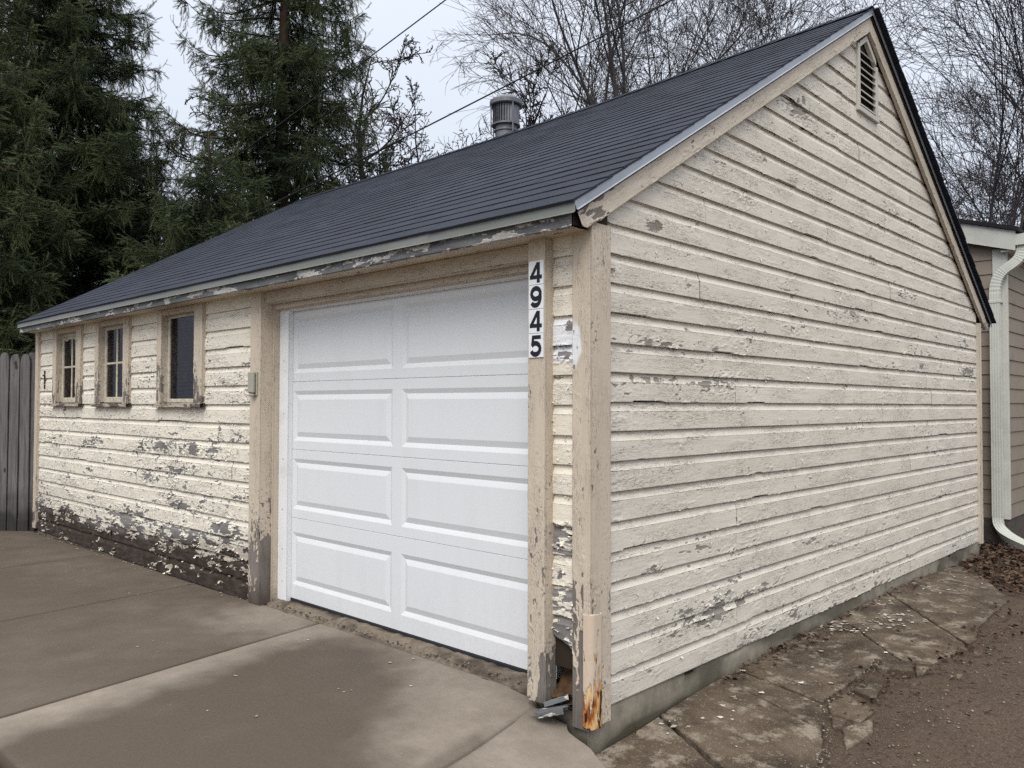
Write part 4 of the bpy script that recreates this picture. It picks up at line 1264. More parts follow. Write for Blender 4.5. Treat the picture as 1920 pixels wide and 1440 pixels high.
# ---- round metal roof ventilator
M_zinc = plain("weathered_zinc", (0.16, 0.165, 0.185), 0.5, 0.25, 12.0, metal=0.55, dirt=(0.10, 0.10, 0.12))
VC = np.array([-3.755, 3.36, 3.86])
rv = thing("roof_ventilator", VC, "round galvanised metal ventilator with vertical vanes on the roof ridge", "ventilator")
o = mesh("pipe", *lathe_vf(VC, [(0.1139, 0.0), (0.1139, 0.33), (0.1264, 0.335), (0.1264, 0.35), (0.1176, 0.355), (0.1176, 0.40), (0.1286, 0.41)]), M_zinc, rv, smooth=False)
o = mesh("inner_drum", *lathe_vf(VC, [(0.0735, 0.40), (0.0735, 0.64)]), M_shell, rv)
for i in range(30):
    a = 2 * math.pi * i / 30
    c = VC + np.array([0.136 * math.cos(a), 0.136 * math.sin(a), 0.515])
    rad = np.array([math.cos(a), math.sin(a), 0]); tan = np.array([-math.sin(a), math.cos(a), 0])
    t2 = tan * math.cos(0.5) + rad * math.sin(0.5); r2 = np.cross(t2, Z)
    V, F = obox_vf(c, t2, r2, Z, (0.024, 0.003, 0.235), 0.0008)
    fix_normals(mesh("vane", V, F, M_zinc, rv))
o = mesh("cap", *lathe_vf(VC, [(0.1654, 0.605), (0.1735, 0.615), (0.1735, 0.655), (0.1654, 0.665), (0.1103, 0.70), (0.0441, 0.725), (0.01, 0.73)]), M_zinc, rv)
mesh("ring", *lathe_vf(VC, [(0.1396, 0.395), (0.1514, 0.395), (0.1514, 0.412), (0.1396, 0.412)]), M_zinc, rv)
for a in (-2.1, -0.35, 1.6, 3.3):
    c = VC + np.array([0.163 * math.cos(a), 0.163 * math.sin(a), 0.0])
    V, F = tube_vf([c + [0, 0, 0.30], c + [0, 0, 0.63]], [0.007, 0.007], 6)
    mesh("stay_rod", V, F, M_zinc, rv)

# ------------------------------------------------------------------ picket fence on the left
def fence_wood():
    t = NT("grey_fence_wood"); o = t.obj()
    st = t.scale(o, (14, 14, 0.9))
    g_ = t.noise(st, 3.0, 6, 0.65, 0.3)
    c = t.ramp(g_, [(0.25, (0.055, 0.048, 0.048)), (0.5, (0.130, 0.120, 0.122)), (0.8, (0.22, 0.205, 0.205))])
    z = t.new("ShaderNodeSeparateXYZ"); t.link(o, z.inputs[0])
    lo = t.math('ADD', t.mr(z.outputs[2], 0.05, 0.55, 1, 0), t.math('SUBTRACT', t.noise(o, 5, 4), 0.5))
    c = t.mix(t.math('MULTIPLY', t.mr(lo, 0.2, 0.8), 0.85), c, (0.022, 0.020, 0.017))
    c = t.mix(t.mr(t.noise(t.scale(o, (1, 1, 0.6)), 9, 2), 0.68, 0.72), c, (0.04, 0.035, 0.033))
    t.base(c); t.rough(0.9); t.bump(g_, 0.5, 0.003)
    return t.m
M_fence = fence_wood()
F0 = np.array([-7.475, -0.005, -0.04]); fd = np.array([-0.760, -0.650, 0.0]); fd /= np.linalg.norm(fd); fnv = np.array([fd[1], -fd[0], 0.0])
if fnv @ (CAM - F0) < 0: fnv = -fnv
fence = thing("picket_fence", F0, "grey weathered wooden fence of round-topped pickets left of the garage", "fence")
for i in range(14):
    c = F0 + fd * (0.085 + i * 0.119 + rng.uniform(-.004, .004))
    w = 0.050 + rng.uniform(-.003, .003); H = 1.90 + rng.uniform(-0.015, 0.015) - (0.01 if i == 1 else 0)
    out = [(-w, 0.0), (w, 0.0), (w, H - 0.10)] + [(w * math.cos(a) ** 0.8, H - 0.10 + 0.10 * math.sin(a)) for a in np.linspace(0.25, math.pi / 2, 5)[:-1]] + [(0, H)]
    out += [(-x, z) for x, z in out[-2:1:-1]]
    poly = [c + fd * x + Z * (z + (0.0)) + fnv * 0.0 for x, z in out]
    ln = rng.uniform(-0.004, 0.004)
    V, F = prism_vf(poly, fnv * 0.019)
    V[:, :] += np.outer((V[:, 2] - F0[2]) * ln, fd)
    fix_normals(mesh("picket", V, F, M_fence, fence))
for zz in (0.35, 1.45):
    V, F = obox_vf(F0 + fd * 0.85 - fnv * 0.022 + Z * zz, fd, fnv, Z, (1.72, 0.038, 0.085))
    fix_normals(mesh("rail", V, F, M_fence, fence))
V, F = obox_vf(F0 + fd * 0.02 - fnv * 0.05 + Z * 0.95, fd, fnv, Z, (0.09, 0.09, 1.9))
fix_normals(mesh("post", V, F, M_fence, fence))

# ------------------------------------------------------------------ neighbouring garage on the right
M_nsid = plain("taupe_lap_siding", (0.235, 0.195, 0.155), 0.75, 0.06, 5.0, dirt=(0.15, 0.12, 0.095))
M_ntrim = plain("pale_trim", (0.50, 0.50, 0.455), 0.6, 0.05, 5.0, dirt=(0.36, 0.36, 0.31))
M_nroof = plain("black_roof_edge", (0.014, 0.014, 0.017), 0.9)
M_nfound = plain("dark_block", (0.072, 0.060, 0.050), 0.95, 0.3, 8.0)
M_spout = plain("cream_aluminium", (0.53, 0.545, 0.49), 0.45, 0.05, 5.0, dirt=(0.36, 0.37, 0.31))
NX, NY = 0.055, 7.0
ng = thing("neighbouring_garage", (NX - 3, NY + 3, -0.2), "neighbouring garage with taupe lap siding and pale trim behind the gable wall", "garage")
nw = boxes("wall", [((-6.4, NY + 0.012, 0.12), (NX - 0.012, NY + 0.05, 3.0)), ((NX - 0.05, NY + 0.052, 0.12), (NX - 0.012, NY + 6, 3.0))], M_nsid, ng)
boxes("foundation", [((-6.4, NY + 0.0, -0.45), (NX - 0.005, NY + 0.08, 0.135)), ((NX - 0.08, NY + 0.0805, -0.45), (NX - 0.005, NY + 6, 0.135))], M_nfound, ng)
k = 0
z = 0.13
while z < 2.95:
    V = []; lap = 0.012
    pr_ = [(0.0, 0.004), (0.0, lap + 0.004), (0.16, 0.005), (0.16, 0.0)]
    P = [(-6.4, NY + 0.012 - n_, z + b_) for b_, n_ in pr_]
    fix_normals(mesh("siding_board", *prism_vf(P, (6.4 + NX - 0.125, 0, 0)), M_nsid, nw))
    P = [(NX - 0.012 + n_, NY + 0.052, z + b_) for b_, n_ in pr_]
    fix_normals(mesh("siding_board", *prism_vf(P, (0, 5.9, 0)), M_nsid, nw))
    z += 0.1525
box("corner_board", (NX - 0.122, NY - 0.014, 0.13), (NX + 0.012, NY + 0.010, 2.98), M_ntrim, ng)
box("corner_board", (NX - 0.008, NY + 0.0105, 0.13), (NX + 0.0115, NY + 0.052, 2.97), M_ntrim, ng)
SL = -0.305
def rk(x): return 3.135 + SL * (x - 0.165)
YR = NY - 0.10
P = [(-3.0, YR, rk(-3.0)), (0.165, YR, rk(0.165)), (0.165, YR, rk(0.165) - 0.205), (-3.0, YR, rk(-3.0) - 0.205)]
fix_normals(mesh("rake_board", *prism_vf(P, (0, 0.022, 0)), M_ntrim, ng))
P = [(-3.0, YR - 0.03, rk(-3.0) + 0.004), (0.20, YR - 0.03, rk(0.20) + 0.004), (0.20, YR - 0.03, rk(0.20) + 0.045), (-3.0, YR - 0.03, rk(-3.0) + 0.045)]
fix_normals(mesh("roof", *prism_vf(P, (0, 6.3, 0)), M_nroof, ng))
P = [(-6.2, YR - 0.03, rk(-3.0) + SL * 3.2 * 0 - 0.98 + 0.004), (-3.0, YR - 0.03, rk(-3.0) + 0.004), (-3.0, YR - 0.03, rk(-3.0) + 0.045), (-6.2, YR - 0.03, rk(-3.0) - 0.98 + 0.045)]
fix_normals(mesh("roof", *prism_vf(P, (0, 6.3, 0)), M_nroof, ng))
mesh("gable_panel", *prism_vf([(-6.1, NY + .013, 2.99), (NX - .03, NY + .013, 2.99), (-3, NY + .013, 4.0)], (0, .03, 0)), M_nsid, ng)
box("eave_fascia", (0.140, YR + 0.0225, 2.94), (0.163, NY + 6, 3.12), M_ntrim, ng)
box("eave_soffit", (NX - 0.03, YR + 0.0225, 2.93), (0.139, NY + 6, 2.945), M_ntrim, ng)
# gutter with end cap
gp = [(0.166, 3.095), (0.166, 2.985), (0.245, 2.985), (0.262, 3.03), (0.285, 3.05), (0.285, 3.10), (0.275, 3.10)]
V = [(x, YR + 0.0, z_) for x, z_ in gp] + [(x, NY + 6, z_) for x, z_ in gp]; n = len(gp)
F = [(i, i + 1, n + i + 1, n + i) for i in range(n - 1)] + [tuple(range(n))]
o = mesh("gutter", V, F, M_spout, ng); o.modifiers.new("thickness", 'SOLIDIFY').thickness = 0.002
# downspout: rectangular pipe swept along a path, ribbed elbows
def spout(name, pts, sx, sy, rib, parent):
    """pts centre line; sx along +x-ish side, sy the other side; rib(i) -> outward scale"""
    pts = np.array(pts, float); n = len(pts)
    T = np.gradient(pts, axis=0); T /= np.linalg.norm(T, axis=1)[:, None]
    V = []; F = []
    cs = []
    for q in np.linspace(-0.5, 0.5, 9): cs.append((q, -0.5))
    cs += [(0.5, 0.0)]
    for q in np.linspace(0.5, -0.5, 9): cs.append((q, 0.5))
    cs += [(-0.5, 0.0)]
    for i in range(n):
        u = np.array([1.0, 0.0, 0]); u = u - T[i] * (u @ T[i])
        if np.linalg.norm(u) < 0.3: u = np.array([0, 0, -1.0]); u = u - T[i] * (u @ T[i])
        u /= np.linalg.norm(u); v = np.cross(T[i], u)
        if v[1] < 0: v = -v
        s = rib(i)
        for k, (a, b) in enumerate(cs):
            cor = 1.0 - 0.055 * (k % 2)
            V.append(pts[i] + u * a * sx * s + v * b * sy * s * (cor if abs(b) == 0.5 else 1))
    m_ = len(cs)
    for i in range(n - 1):
        for k in range(m_):
            k2 = (k + 1) % m_
            F.append((i * m_ + k, i * m_ + k2, (i + 1) * m_ + k2, (i + 1) * m_ + k))
    F.append(tuple(range(m_))); F.append(tuple((n - 1) * m_ + k for k in range(m_)))
    return fix_normals(mesh(name, V, F, M_spout, parent))
def bez(p0, p1, p2, p3, n):
    t = np.linspace(0, 1, n)[:, None]
    p0, p1, p2, p3 = map(np.array, (p0, p1, p2, p3))
    return (1 - t) ** 3 * p0 + 3 * (1 - t) ** 2 * t * p1 + 3 * (1 - t) * t ** 2 * p2 + t ** 3 * p3
ds = thing("downspout", (-0.03, NY - 0.055, 0.1), "cream metal downspout with ribbed elbows on the neighbouring garage corner", "downspout")
dy = NY - 0.056
spout("pipe", [(-0.032, dy, z_) for z_ in np.linspace(2.50, 0.16, 12)], 0.098, 0.072, lambda i: 1.0, ds)
spout("upper_elbow", bez((0.222, dy + 0.02, 2.99), (0.222, dy, 2.70), (-0.032, dy, 2.86), (-0.032, dy, 2.495), 44), 0.094, 0.068, lambda i: 1.0 + (0.07 * (i % 2) if (i > 26 or i < 12) else 0.02), ds)
spout("lower_elbow", bez((-0.032, dy, 0.17), (-0.034, dy - 0.0, 0.02), (0.02, dy - 0.10, -0.045), (0.46, dy - 0.42, -0.115), 30), 0.090, 0.068, lambda i: 1.02 + (0.03 * (i % 2) if 4 < i < 16 else 0), ds)
box("strap", (-0.088, dy - 0.040, 2.40), (0.030, dy + 0.040, 2.43), M_spout, ds, 0.002)
# ------------------------------------------------------------------ broken concrete path along the gable
def path_mat():
    t = NT("old_path_concrete"); o = t.obj()
    n = t.noise(o, 3.2, 6, 0.65)
    c = t.mix(t.mr(n, 0.35, 0.62), (0.040, 0.027, 0.018), (0.120, 0.090, 0.063))
    c = t.mix(t.mr(t.noise(o, 7, 6, 0.75), 0.52, 0.64), c, (0.24, 0.205, 0.16))
    c = t.mix(t.mr(t.noise(o, 140, 3, 0.7), 0.56, 0.7, 0, .8), c, (0.045, 0.034, 0.025))
    c = t.mix(t.mr(t.noise(o, 95, 2, 0.7), 0.63, 0.70, 0, .7), c, (0.36, 0.32, 0.26))
    t.base(c); t.rough(0.92)
    t.bump(t.math('ADD', t.noise(o, 150, 4, 0.75), t.math('MULTIPLY', n, 2.0)), 0.7, 0.004)
    return t.m
M_pathc = path_mat()
path = bpy.data.objects.new("path", None); COL.objects.link(path); path.location = (0.4, 2.5, -0.1); path["org"] = [0.4, 2.5, -0.1]
tag(path, "cracked old concrete path between the foundation and the dirt alley", None, None, "structure")
def path_piece(poly, tilt=(0, 0), dz=0.0, seed=1):
    P = []
    n = len(poly)
    cx = sum(p[0] for p in poly) / n; cy = sum(p[1] for p in poly) / n
    for i in range(n):
        a = np.array(poly[i]); b = np.array(poly[(i + 1) % n]); L = np.linalg.norm(b - a)
        k = max(1, int(L / 0.045)) if abs(a[0] - 0.012) + abs(b[0] - 0.012) > 0.01 else max(1, int(L / 0.15))
        for j in range(k):
            q = a + (b - a) * j / k
            if j and k > 2:
                q = q + (np.array([vnoise(q[0] * 31, q[1] * 31, seed), vnoise(q[0] * 31, q[1] * 31, seed + 1)]) - 0.5) * 0.016
            P.append(q)
    P = np.array(P)
    z = path_z(P[:, 1]) + dz + tilt[0] * (P[:, 0] - cx) + tilt[1] * (P[:, 1] - cy)
    V, F = prism_vf([(p[0], p[1], zz) for p, zz in zip(P, z)], (0, 0, -0.11))
    o = mesh("concrete_slab", V, F, M_pathc, path); fix_normals(o)
    md = o.modifiers.new("arris", 'BEVEL'); md.width = 0.005; md.segments = 1; md.limit_method = 'ANGLE'; md.angle_limit = 1.0
    return o
PIECES = [([(.010, -.02), (.22, -.17), (.53, .12), (.505, .232), (.010, .505)], (-.03, 0), 0),
          ([(.010, .522), (.518, .250), (.61, .296), (.708, .408), (.752, .53), (.722, .65), (.640, .845), (.010, 1.088)], (-.02, 0), .002),
          ([(.010, 1.106), (.634, .868), (.615, .955), (.512, 1.135), (.010, 1.268)], (-.02, 0), -.002),
          ([(.010, 1.284), (.510, 1.152), (.518, 1.39), (.505, 1.80), (.48, 1.96), (.60, 2.0), (.010, 2.62)], (-.02, 0), 0),
          ([(.010, 2.632), (.610, 2.01), (.73, 2.07), (.77, 2.33), (.77, 2.60), (.010, 3.52)], (-.03, 0), -.004),
          ([(.010, 3.53), (.775, 2.61), (.79, 2.75), (.73, 3.05), (.71, 3.55), (.010, 4.40)], (-.03, 0), 0),
          ([(.010, 4.41), (.71, 3.56), (.70, 3.98), (.42, 4.62), (.15, 5.20), (.010, 5.25)], (-.03, 0), 0.002),
          ([(.545, 1.14), (.545, 1.36), (.64, 1.29), (.74, 1.22), (.73, 1.06), (.68, 1.062), (.59, 1.075)], (.05, .03), -.012),
          ([(.60, 1.05), (.675, 1.048), (.68, .95), (.65, .94)], (0, .06), -.016),
          ([(.69, .94), (.735, 1.04), (.76, 1.15), (.81, .99), (.78, .77)], (-.05, .02), -.012),
          ([(.56, 1.69), (.665, 1.53), (.705, 1.32), (.63, 1.37), (.555, 1.42)], (.16, .02), .004),
          ([(.525, 1.95), (.655, 1.99), (.725, 1.82), (.54, 1.80)], (.10, .0), .006),
          ([(.67, 2.0), (.755, 1.98), (.755, 1.85), (.735, 1.83)], (.04, .05), .0),
          ([(.60, .19), (.72, .33), (.80, .44), (.86, .30), (.70, .10)], (-.05, 0), -.018)]
for i, (pl, tl, dz) in enumerate(PIECES): path_piece(pl, tl, dz, 90 + i)

# rubble crumbs in the cracks
def crumbs(name, pts, size, mat, label, seed, kind="stuff"):
    r = np.random.default_rng(seed); n = len(pts)
    base = np.array([[1, 0, 0], [-1, 0, 0], [0, 1, 0], [0, -1, 0], [0, 0, 1], [0, 0, -1]], float)
    tri = np.array([[0, 2, 4], [2, 1, 4], [1, 3, 4], [3, 0, 4], [2, 0, 5], [1, 2, 5], [3, 1, 5], [0, 3, 5]])
    s = (size[0] + (size[1] - size[0]) * r.random(n) ** 2)[:, None, None] * (0.5 + r.random((n, 6, 1)))
    ang = r.random(n) * 6.28
    V = base[None] * s * np.array([1, 1, 0.6]); c, s_ = np.cos(ang)[:, None], np.sin(ang)[:, None]
    Vx = V[..., 0] * c - V[..., 1] * s_; Vy = V[..., 0] * s_ + V[..., 1] * c
    V = np.stack([Vx, Vy, V[..., 2]], -1) + np.asarray(pts)[:, None]
    F = (tri[None] + (np.arange(n) * 6)[:, None, None]).reshape(-1, 3)
    o = mesh(name, V.reshape(-1, 3), F, mat, attrs={"v": np.repeat(r.random(n), 6)})
    tag(o, label, None, None, kind); return o
def varied(name, cols, rough=0.9):
    t = NT(name); v = t.attr("v")
    st = [(i / (len(cols) - 1), c) for i, c in enumerate(cols)]
    t.base(t.ramp(v, st)); t.rough(rough); return t.m
r = np.random.default_rng(77)
D_ = np.array([(.53, .14), (.51, .24), (.61, .30), (.71, .41), (.76, .53), (.73, .65), (.64, .90), (.52, 1.15), (.535, 1.39), (.52, 1.81), (.49, 1.97)])
pts = []
for i in range(len(D_) - 1):
    for _ in range(46):
        q = D_[i] + (D_[i + 1] - D_[i]) * r.random() + r.normal(0, 0.022, 2)
        pts.append((q[0], q[1], float(path_z(q[1])) - 0.012 + r.random() * 0.010))
for _ in range(520):
    y = r.uniform(-0.6, 3.2); x = np.interp(y, [-.6, .14, .5, 1.1, 2, 3.2], [.5, .6, .8, .8, .85, .8]) + abs(r.normal(0, 0.22))
    pts.append((x, y, float(alley_z(np.array(x), np.array(y))) + 0.003))
M_crumb = varied("crumbled_concrete", [(.05, .038, .028), (.12, .095, .07), (.2, .17, .13), (.30, .265, .21)])
crumbs("gravel", pts, (0.002, 0.010), M_crumb, "crumbled concrete and grit in the cracks and along the alley edge", 78)
pts = [(r.uniform(-2.6, -0.33), 0.02 + abs(r.normal(0, 0.035)), 0.012 + 0.012 * r.random()) for _ in range(420)]
crumbs("rubble", pts, (0.003, 0.009), M_crumb, "fine grit lying along the crumbling door threshold", 79)

# flakes of fallen paint
def flakes(name, pts, nrm_z, size, mat, label, seed):
    r = np.random.default_rng(seed); n = len(pts)
    ang = r.random((n, 1)) * 6.28 + np.sort(r.random((n, 5)), axis=1) * 0.9 + np.arange(5)[None] * 1.2566
    rad = (size[0] + (size[1] - size[0]) * r.random((n, 1)) ** 2.2) * (0.45 + 0.75 * r.random((n, 5)))
    el = 0.45 + 0.55 * r.random((n, 1))
    x = np.cos(ang) * rad; y = np.sin(ang) * rad * el
    th = r.random((n, 1)) * 6.28
    X_ = x * np.cos(th) - y * np.sin(th); Y_ = x * np.sin(th) + y * np.cos(th)
    Z_ = 0.18 * rad * r.random((n, 5)) + 0.0015
    ring = np.stack([X_, Y_, Z_], -1) + np.asarray(pts)[:, None]
    ctr = np.asarray(pts)[:, None] + np.array([0, 0, 0.001])
    V = np.concatenate([ring, ctr], 1)
    tri = np.array([[i, (i + 1) % 5, 5] for i in range(5)])
    F = (tri[None] + (np.arange(n) * 6)[:, None, None]).reshape(-1, 3)
    o = mesh(name, V.reshape(-1, 3), F, mat, attrs={"v": np.repeat(r.random(n), 6)})
    tag(o, label, None, None, "stuff"); return o
M_chip = varied("paint_chip", [(.22, .19, .15), (.38, .34, .28), (.50, .46, .39), (.60, .57, .50)], 0.7)
pts = []
for _ in range(900):
    y = np.clip(r.normal(2.7, 0.9) if r.random() < .8 else r.uniform(.1, 5), 0.1, 5.2); x = 0.03 + abs(r.normal(0, 0.20))
    if vnoise(x * 9, y * 5, 88) < 0.50 + 0.15 * r.random(): continue
    if x > 0.68: continue
    pts.append((x, y, float(path_z(y)) - 0.02 * (x - .35) + 0.004))
flakes("paint_chips", pts, 1, (0.002, 0.024), M_chip, "pale fallen paint flakes scattered over the cracked path", 80)
pts = []
for _ in range(170):
    x = r.uniform(-7.2, -2.9); y = -0.004 - abs(r.normal(0, 0.035)) - (r.random() < .12) * r.random() * 0.7
    pts.append((x, y, float(drive_z(np.array(x), np.array(y))) + 0.003))
for _ in range(30):
    x = r.uniform(-2.6, 0.1); y = r.uniform(-1.2, 0.0); pts.append((x, y, float(drive_z(np.array(x), np.array(y))) + 0.002))
flakes("paint_chips", pts, 1, (0.002, 0.014), M_chip, "pale fallen paint flakes along the foot of the front wall", 81)

# dead leaves
def leaves(name, P, size, mat, label, seed, flat=0.5):
    r = np.random.default_rng(seed); n = len(P)
    L = size[0] + (size[1] - size[0]) * r.random(n)
    W = L * (0.45 + 0.3 * r.random(n))
    yaw = r.random(n) * 6.28; pit = r.normal(0, flat, n); rol = r.normal(0, flat, n); fold = r.uniform(0.1, 0.9, n)
    # outline: spine of 4, sides of 3 each
    sp = np.array([0, 0.35, 0.7, 1.0]) - 0.5
    V = np.zeros((n, 10, 3))
    curl = r.normal(0, 0.35, n)
    for k in range(4):
        V[:, k, 0] = sp[k] * L; V[:, k, 2] = curl * L * (sp[k] ** 2)
    for k, (s, ww) in enumerate(((-0.22, 0.7), (0.08, 1.0), (0.33, 0.6))):
        jag = 0.75 + 0.5 * r.random(n)
        for q, sg in ((0, 1), (1, -1)):
            V[:, 4 + 2 * k + q, 0] = s * L; V[:, 4 + 2 * k + q, 1] = sg * W * 0.5 * ww * jag
            V[:, 4 + 2 * k + q, 2] = fold * W * 0.5 * ww + curl * L * s * s
    F = []
    for q in (0, 1):
        a, b, c = 4 + q, 6 + q, 8 + q
        fs = [(0, 1, b, a), (1, 2, c, b), (2, 3, c, c)]
        F += [f if q == 0 else f[::-1] for f in fs]
    tri = []
    for f in F:
        u = []
        for x_ in f:
            if x_ not in u: u.append(x_)
        for k in range(1, len(u) - 1): tri.append((u[0], u[k], u[k + 1]))
    tri = np.array(tri)
    def rot(V, ang, i, j):
        c, s = np.cos(ang)[:, None], np.sin(ang)[:, None]
        a, b = V[..., i].copy(), V[..., j].copy()
        V[..., i] = a * c - b * s; V[..., j] = a * s + b * c
    rot(V, pit, 0, 2); rot(V, rol, 1, 2); rot(V, yaw, 0, 1)
    V += np.asarray(P)[:, None]
    FF = (tri[None] + (np.arange(n) * 10)[:, None, None]).reshape(-1, 3)
    o = mesh(name, V.reshape(-1, 3), FF, mat, attrs={"v": np.repeat(r.random(n), 10)})
    tag(o, label, None, None, "stuff"); return o
M_leaf = varied("dead_leaf", [(.025, .014, .009), (.060, .034, .021), (.095, .058, .037), (.075, .045, .03), (.16, .115, .08)])
def mound(x, y): return 0.035 * np.exp(-((x - 0.5) / 0.9) ** 2 - ((y - 6.0) / 0.9) ** 2)
P = []
while len(P) < 8500:
    x = r.uniform(-0.5, 3.0); y = r.uniform(4.2, 7.1)
    lim = np.interp(x, [-0.5, 0.05, 0.35, 0.7, 1.0, 3.0], [6.0, 5.2, 4.75, 4.25, 4.1, 4.2]) + r.normal(0, 0.12)
    if y < lim or (x < 0.03 and y < 6.15) or (x < NX and y > NY - 0.02): continue
    P.append((x, y, float(alley_z(np.array(max(x, 0)), np.array(y))) + 0.02 + mound(x, y) + 0.05 * r.random() ** 2))
leaves("dead_leaves", P, (0.022, 0.062), M_leaf, "drift of brown dead leaves between the two garages", 82, 0.45)
P = []
for cx_, cy_, sx_, sy_, n_ in ((.06, 1.75, .05, .20, 90), (.10, 2.05, .06, .15, 60), (.05, 2.9, .03, .5, 50), (.62, 1.6, .09, .28, 90), (.80, 2.4, .08, .35, 110), (.85, 3.3, .1, .5, 120), (.05, 1.2, .03, .12, 24), (.9, 1.5, .3, .7, 50), (.08, 3.9, .06, .3, 40)):
    for _ in range(n_):
        x = cx_ + r.normal(0, sx_); y = cy_ + r.normal(0, sy_)
        if x < 0.015: x = 0.015 + r.random() * 0.04
        zz = float(path_z(y)) if x < 0.6 else float(alley_z(np.array(x), np.array(y)))
        P.append((x, y, zz + 0.008 + 0.02 * r.random()))
leaves("leaf_litter", P, (0.012, 0.040), M_leaf, "small dead leaves and twigs caught along the path edges", 83, 0.35)

# dry weed at the foot of the foundation
M_weed = plain("dry_weed", (0.085, 0.062, 0.03), 0.9)
def weed(x, y, n, h, seed, label):
    r = np.random.default_rng(seed); z0 = float(path_z(y))
    t = thing("dry_weed", (x, y, z0), label, "weed", "dry weeds by the foundation")
    for _ in range(n):
        a = r.random() * 6.28; l = h * (0.5 + 0.6 * r.random()); o_ = np.array([math.cos(a), math.sin(a), 0]) * l * r.uniform(0.15, 0.6)
        p = np.array([x, y, z0])
        V, F = tube_vf([p, p + o_ * 0.3 + Z * l * 0.6, p + o_ + Z * l], [0.0018, 0.0014, 0.0005], 3)
        mesh("stem", V, F, M_weed, t)
weed(0.03, 0.29, 7, 0.07, 5, "tiny dark dry weed by the foundation near the rusty corner")
weed(0.035, 1.62, 9, 0.09, 6, "dry weed with leaf litter halfway along the foundation")

# ------------------------------------------------------------------ trees
def at(px, py, dep): return CAM + (CF + CR * (px - 960) / 1520.57 + CU * (720 - py) / 1520.57) * dep
def ground_at(px, dep):
    p = at(px, 700, dep); return np.array([p[0], p[1], -0.26])
def bark(name, a, b):
    t = NT(name); o = t.obj()
    n = t.noise(t.scale(o, (9, 9, 2.2)), 1.0, 6, 0.7)
    t.base(t.mix(t.mr(n, 0.35, 0.7), a, b)); t.rough(0.95); t.bump(n, 0.8, 0.02); return t.m
M_bark = bark("spruce_bark", (0.030, 0.020, 0.016), (0.085, 0.054, 0.041))
M_twig = bark("winter_bark", (0.022, 0.018, 0.022), (0.052, 0.044, 0.049))
M_twig2 = bark("grey_winter_bark", (0.036, 0.031, 0.034), (0.085, 0.074, 0.076))
def needles(name, cols):
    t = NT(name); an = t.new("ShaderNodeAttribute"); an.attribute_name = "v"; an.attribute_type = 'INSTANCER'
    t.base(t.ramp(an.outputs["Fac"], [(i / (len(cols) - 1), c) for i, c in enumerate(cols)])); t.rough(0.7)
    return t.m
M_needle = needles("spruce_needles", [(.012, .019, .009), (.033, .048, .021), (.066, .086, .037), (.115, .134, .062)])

def shoot_group():
    """node group: a small needle-covered shoot on every point of the crown"""
    r = np.random.default_rng(3)
    V = []; F = []
    nn_ = 26
    for i in range(nn_):
        t_ = 0.02 + 0.86 * i / nn_; a = i * 2.4 + r.normal(0, 0.3); o_ = np.array([math.cos(a), math.sin(a), 0])
        p = np.array([0, 0, t_]); q = p + o_ * 0.135 * r.uniform(0.8, 1.2) + Z * 0.15
        s_ = np.cross(o_, Z) * 0.020
        V += [p - s_, p + s_, q]; F.append((len(V) - 3, len(V) - 2, len(V) - 1))
    V += [np.array([-0.014, 0, 0]), np.array([0.014, 0, 0]), np.array([0, 0, 1.0])]; F.append((len(V) - 3, len(V) - 2, len(V) - 1))
    me = bpy.data.meshes.new("needle_shoot"); me.from_pydata([tuple(v) for v in V], [], F); me.update()
    me.materials.append(M_needle)
    sh = bpy.data.objects.new("needle_shoot", me)           # not linked to the scene: only the node group uses it
    g = bpy.data.node_groups.new("spruce_shoots", 'GeometryNodeTree')
    g.interface.new_socket("Geometry", in_out='INPUT', socket_type='NodeSocketGeometry')
    g.interface.new_socket("Geometry", in_out='OUTPUT', socket_type='NodeSocketGeometry')
    N_ = g.nodes; Lk = g.links
    gi = N_.new("NodeGroupInput"); go = N_.new("NodeGroupOutput")
    oi = N_.new("GeometryNodeObjectInfo"); oi.inputs["Object"].default_value = sh
    ip = N_.new("GeometryNodeInstanceOnPoints")
    tv = N_.new("GeometryNodeInputNamedAttribute"); tv.data_type = 'FLOAT_VECTOR'; tv.inputs["Name"].default_value = "turn"
    sv = N_.new("GeometryNodeInputNamedAttribute"); sv.data_type = 'FLOAT'; sv.inputs["Name"].default_value = "size"
    er = N_.new("FunctionNodeEulerToRotation")
    Lk.new(gi.outputs[0], ip.inputs["Points"]); Lk.new(oi.outputs["Geometry"], ip.inputs["Instance"])
    Lk.new(tv.outputs[0], er.inputs[0]); Lk.new(er.outputs[0], ip.inputs["Rotation"])
    Lk.new(sv.outputs[0], ip.inputs["Scale"])
    Lk.new(ip.outputs[0], go.inputs[0])
    return g
SHOOT_GROUP = shoot_group()
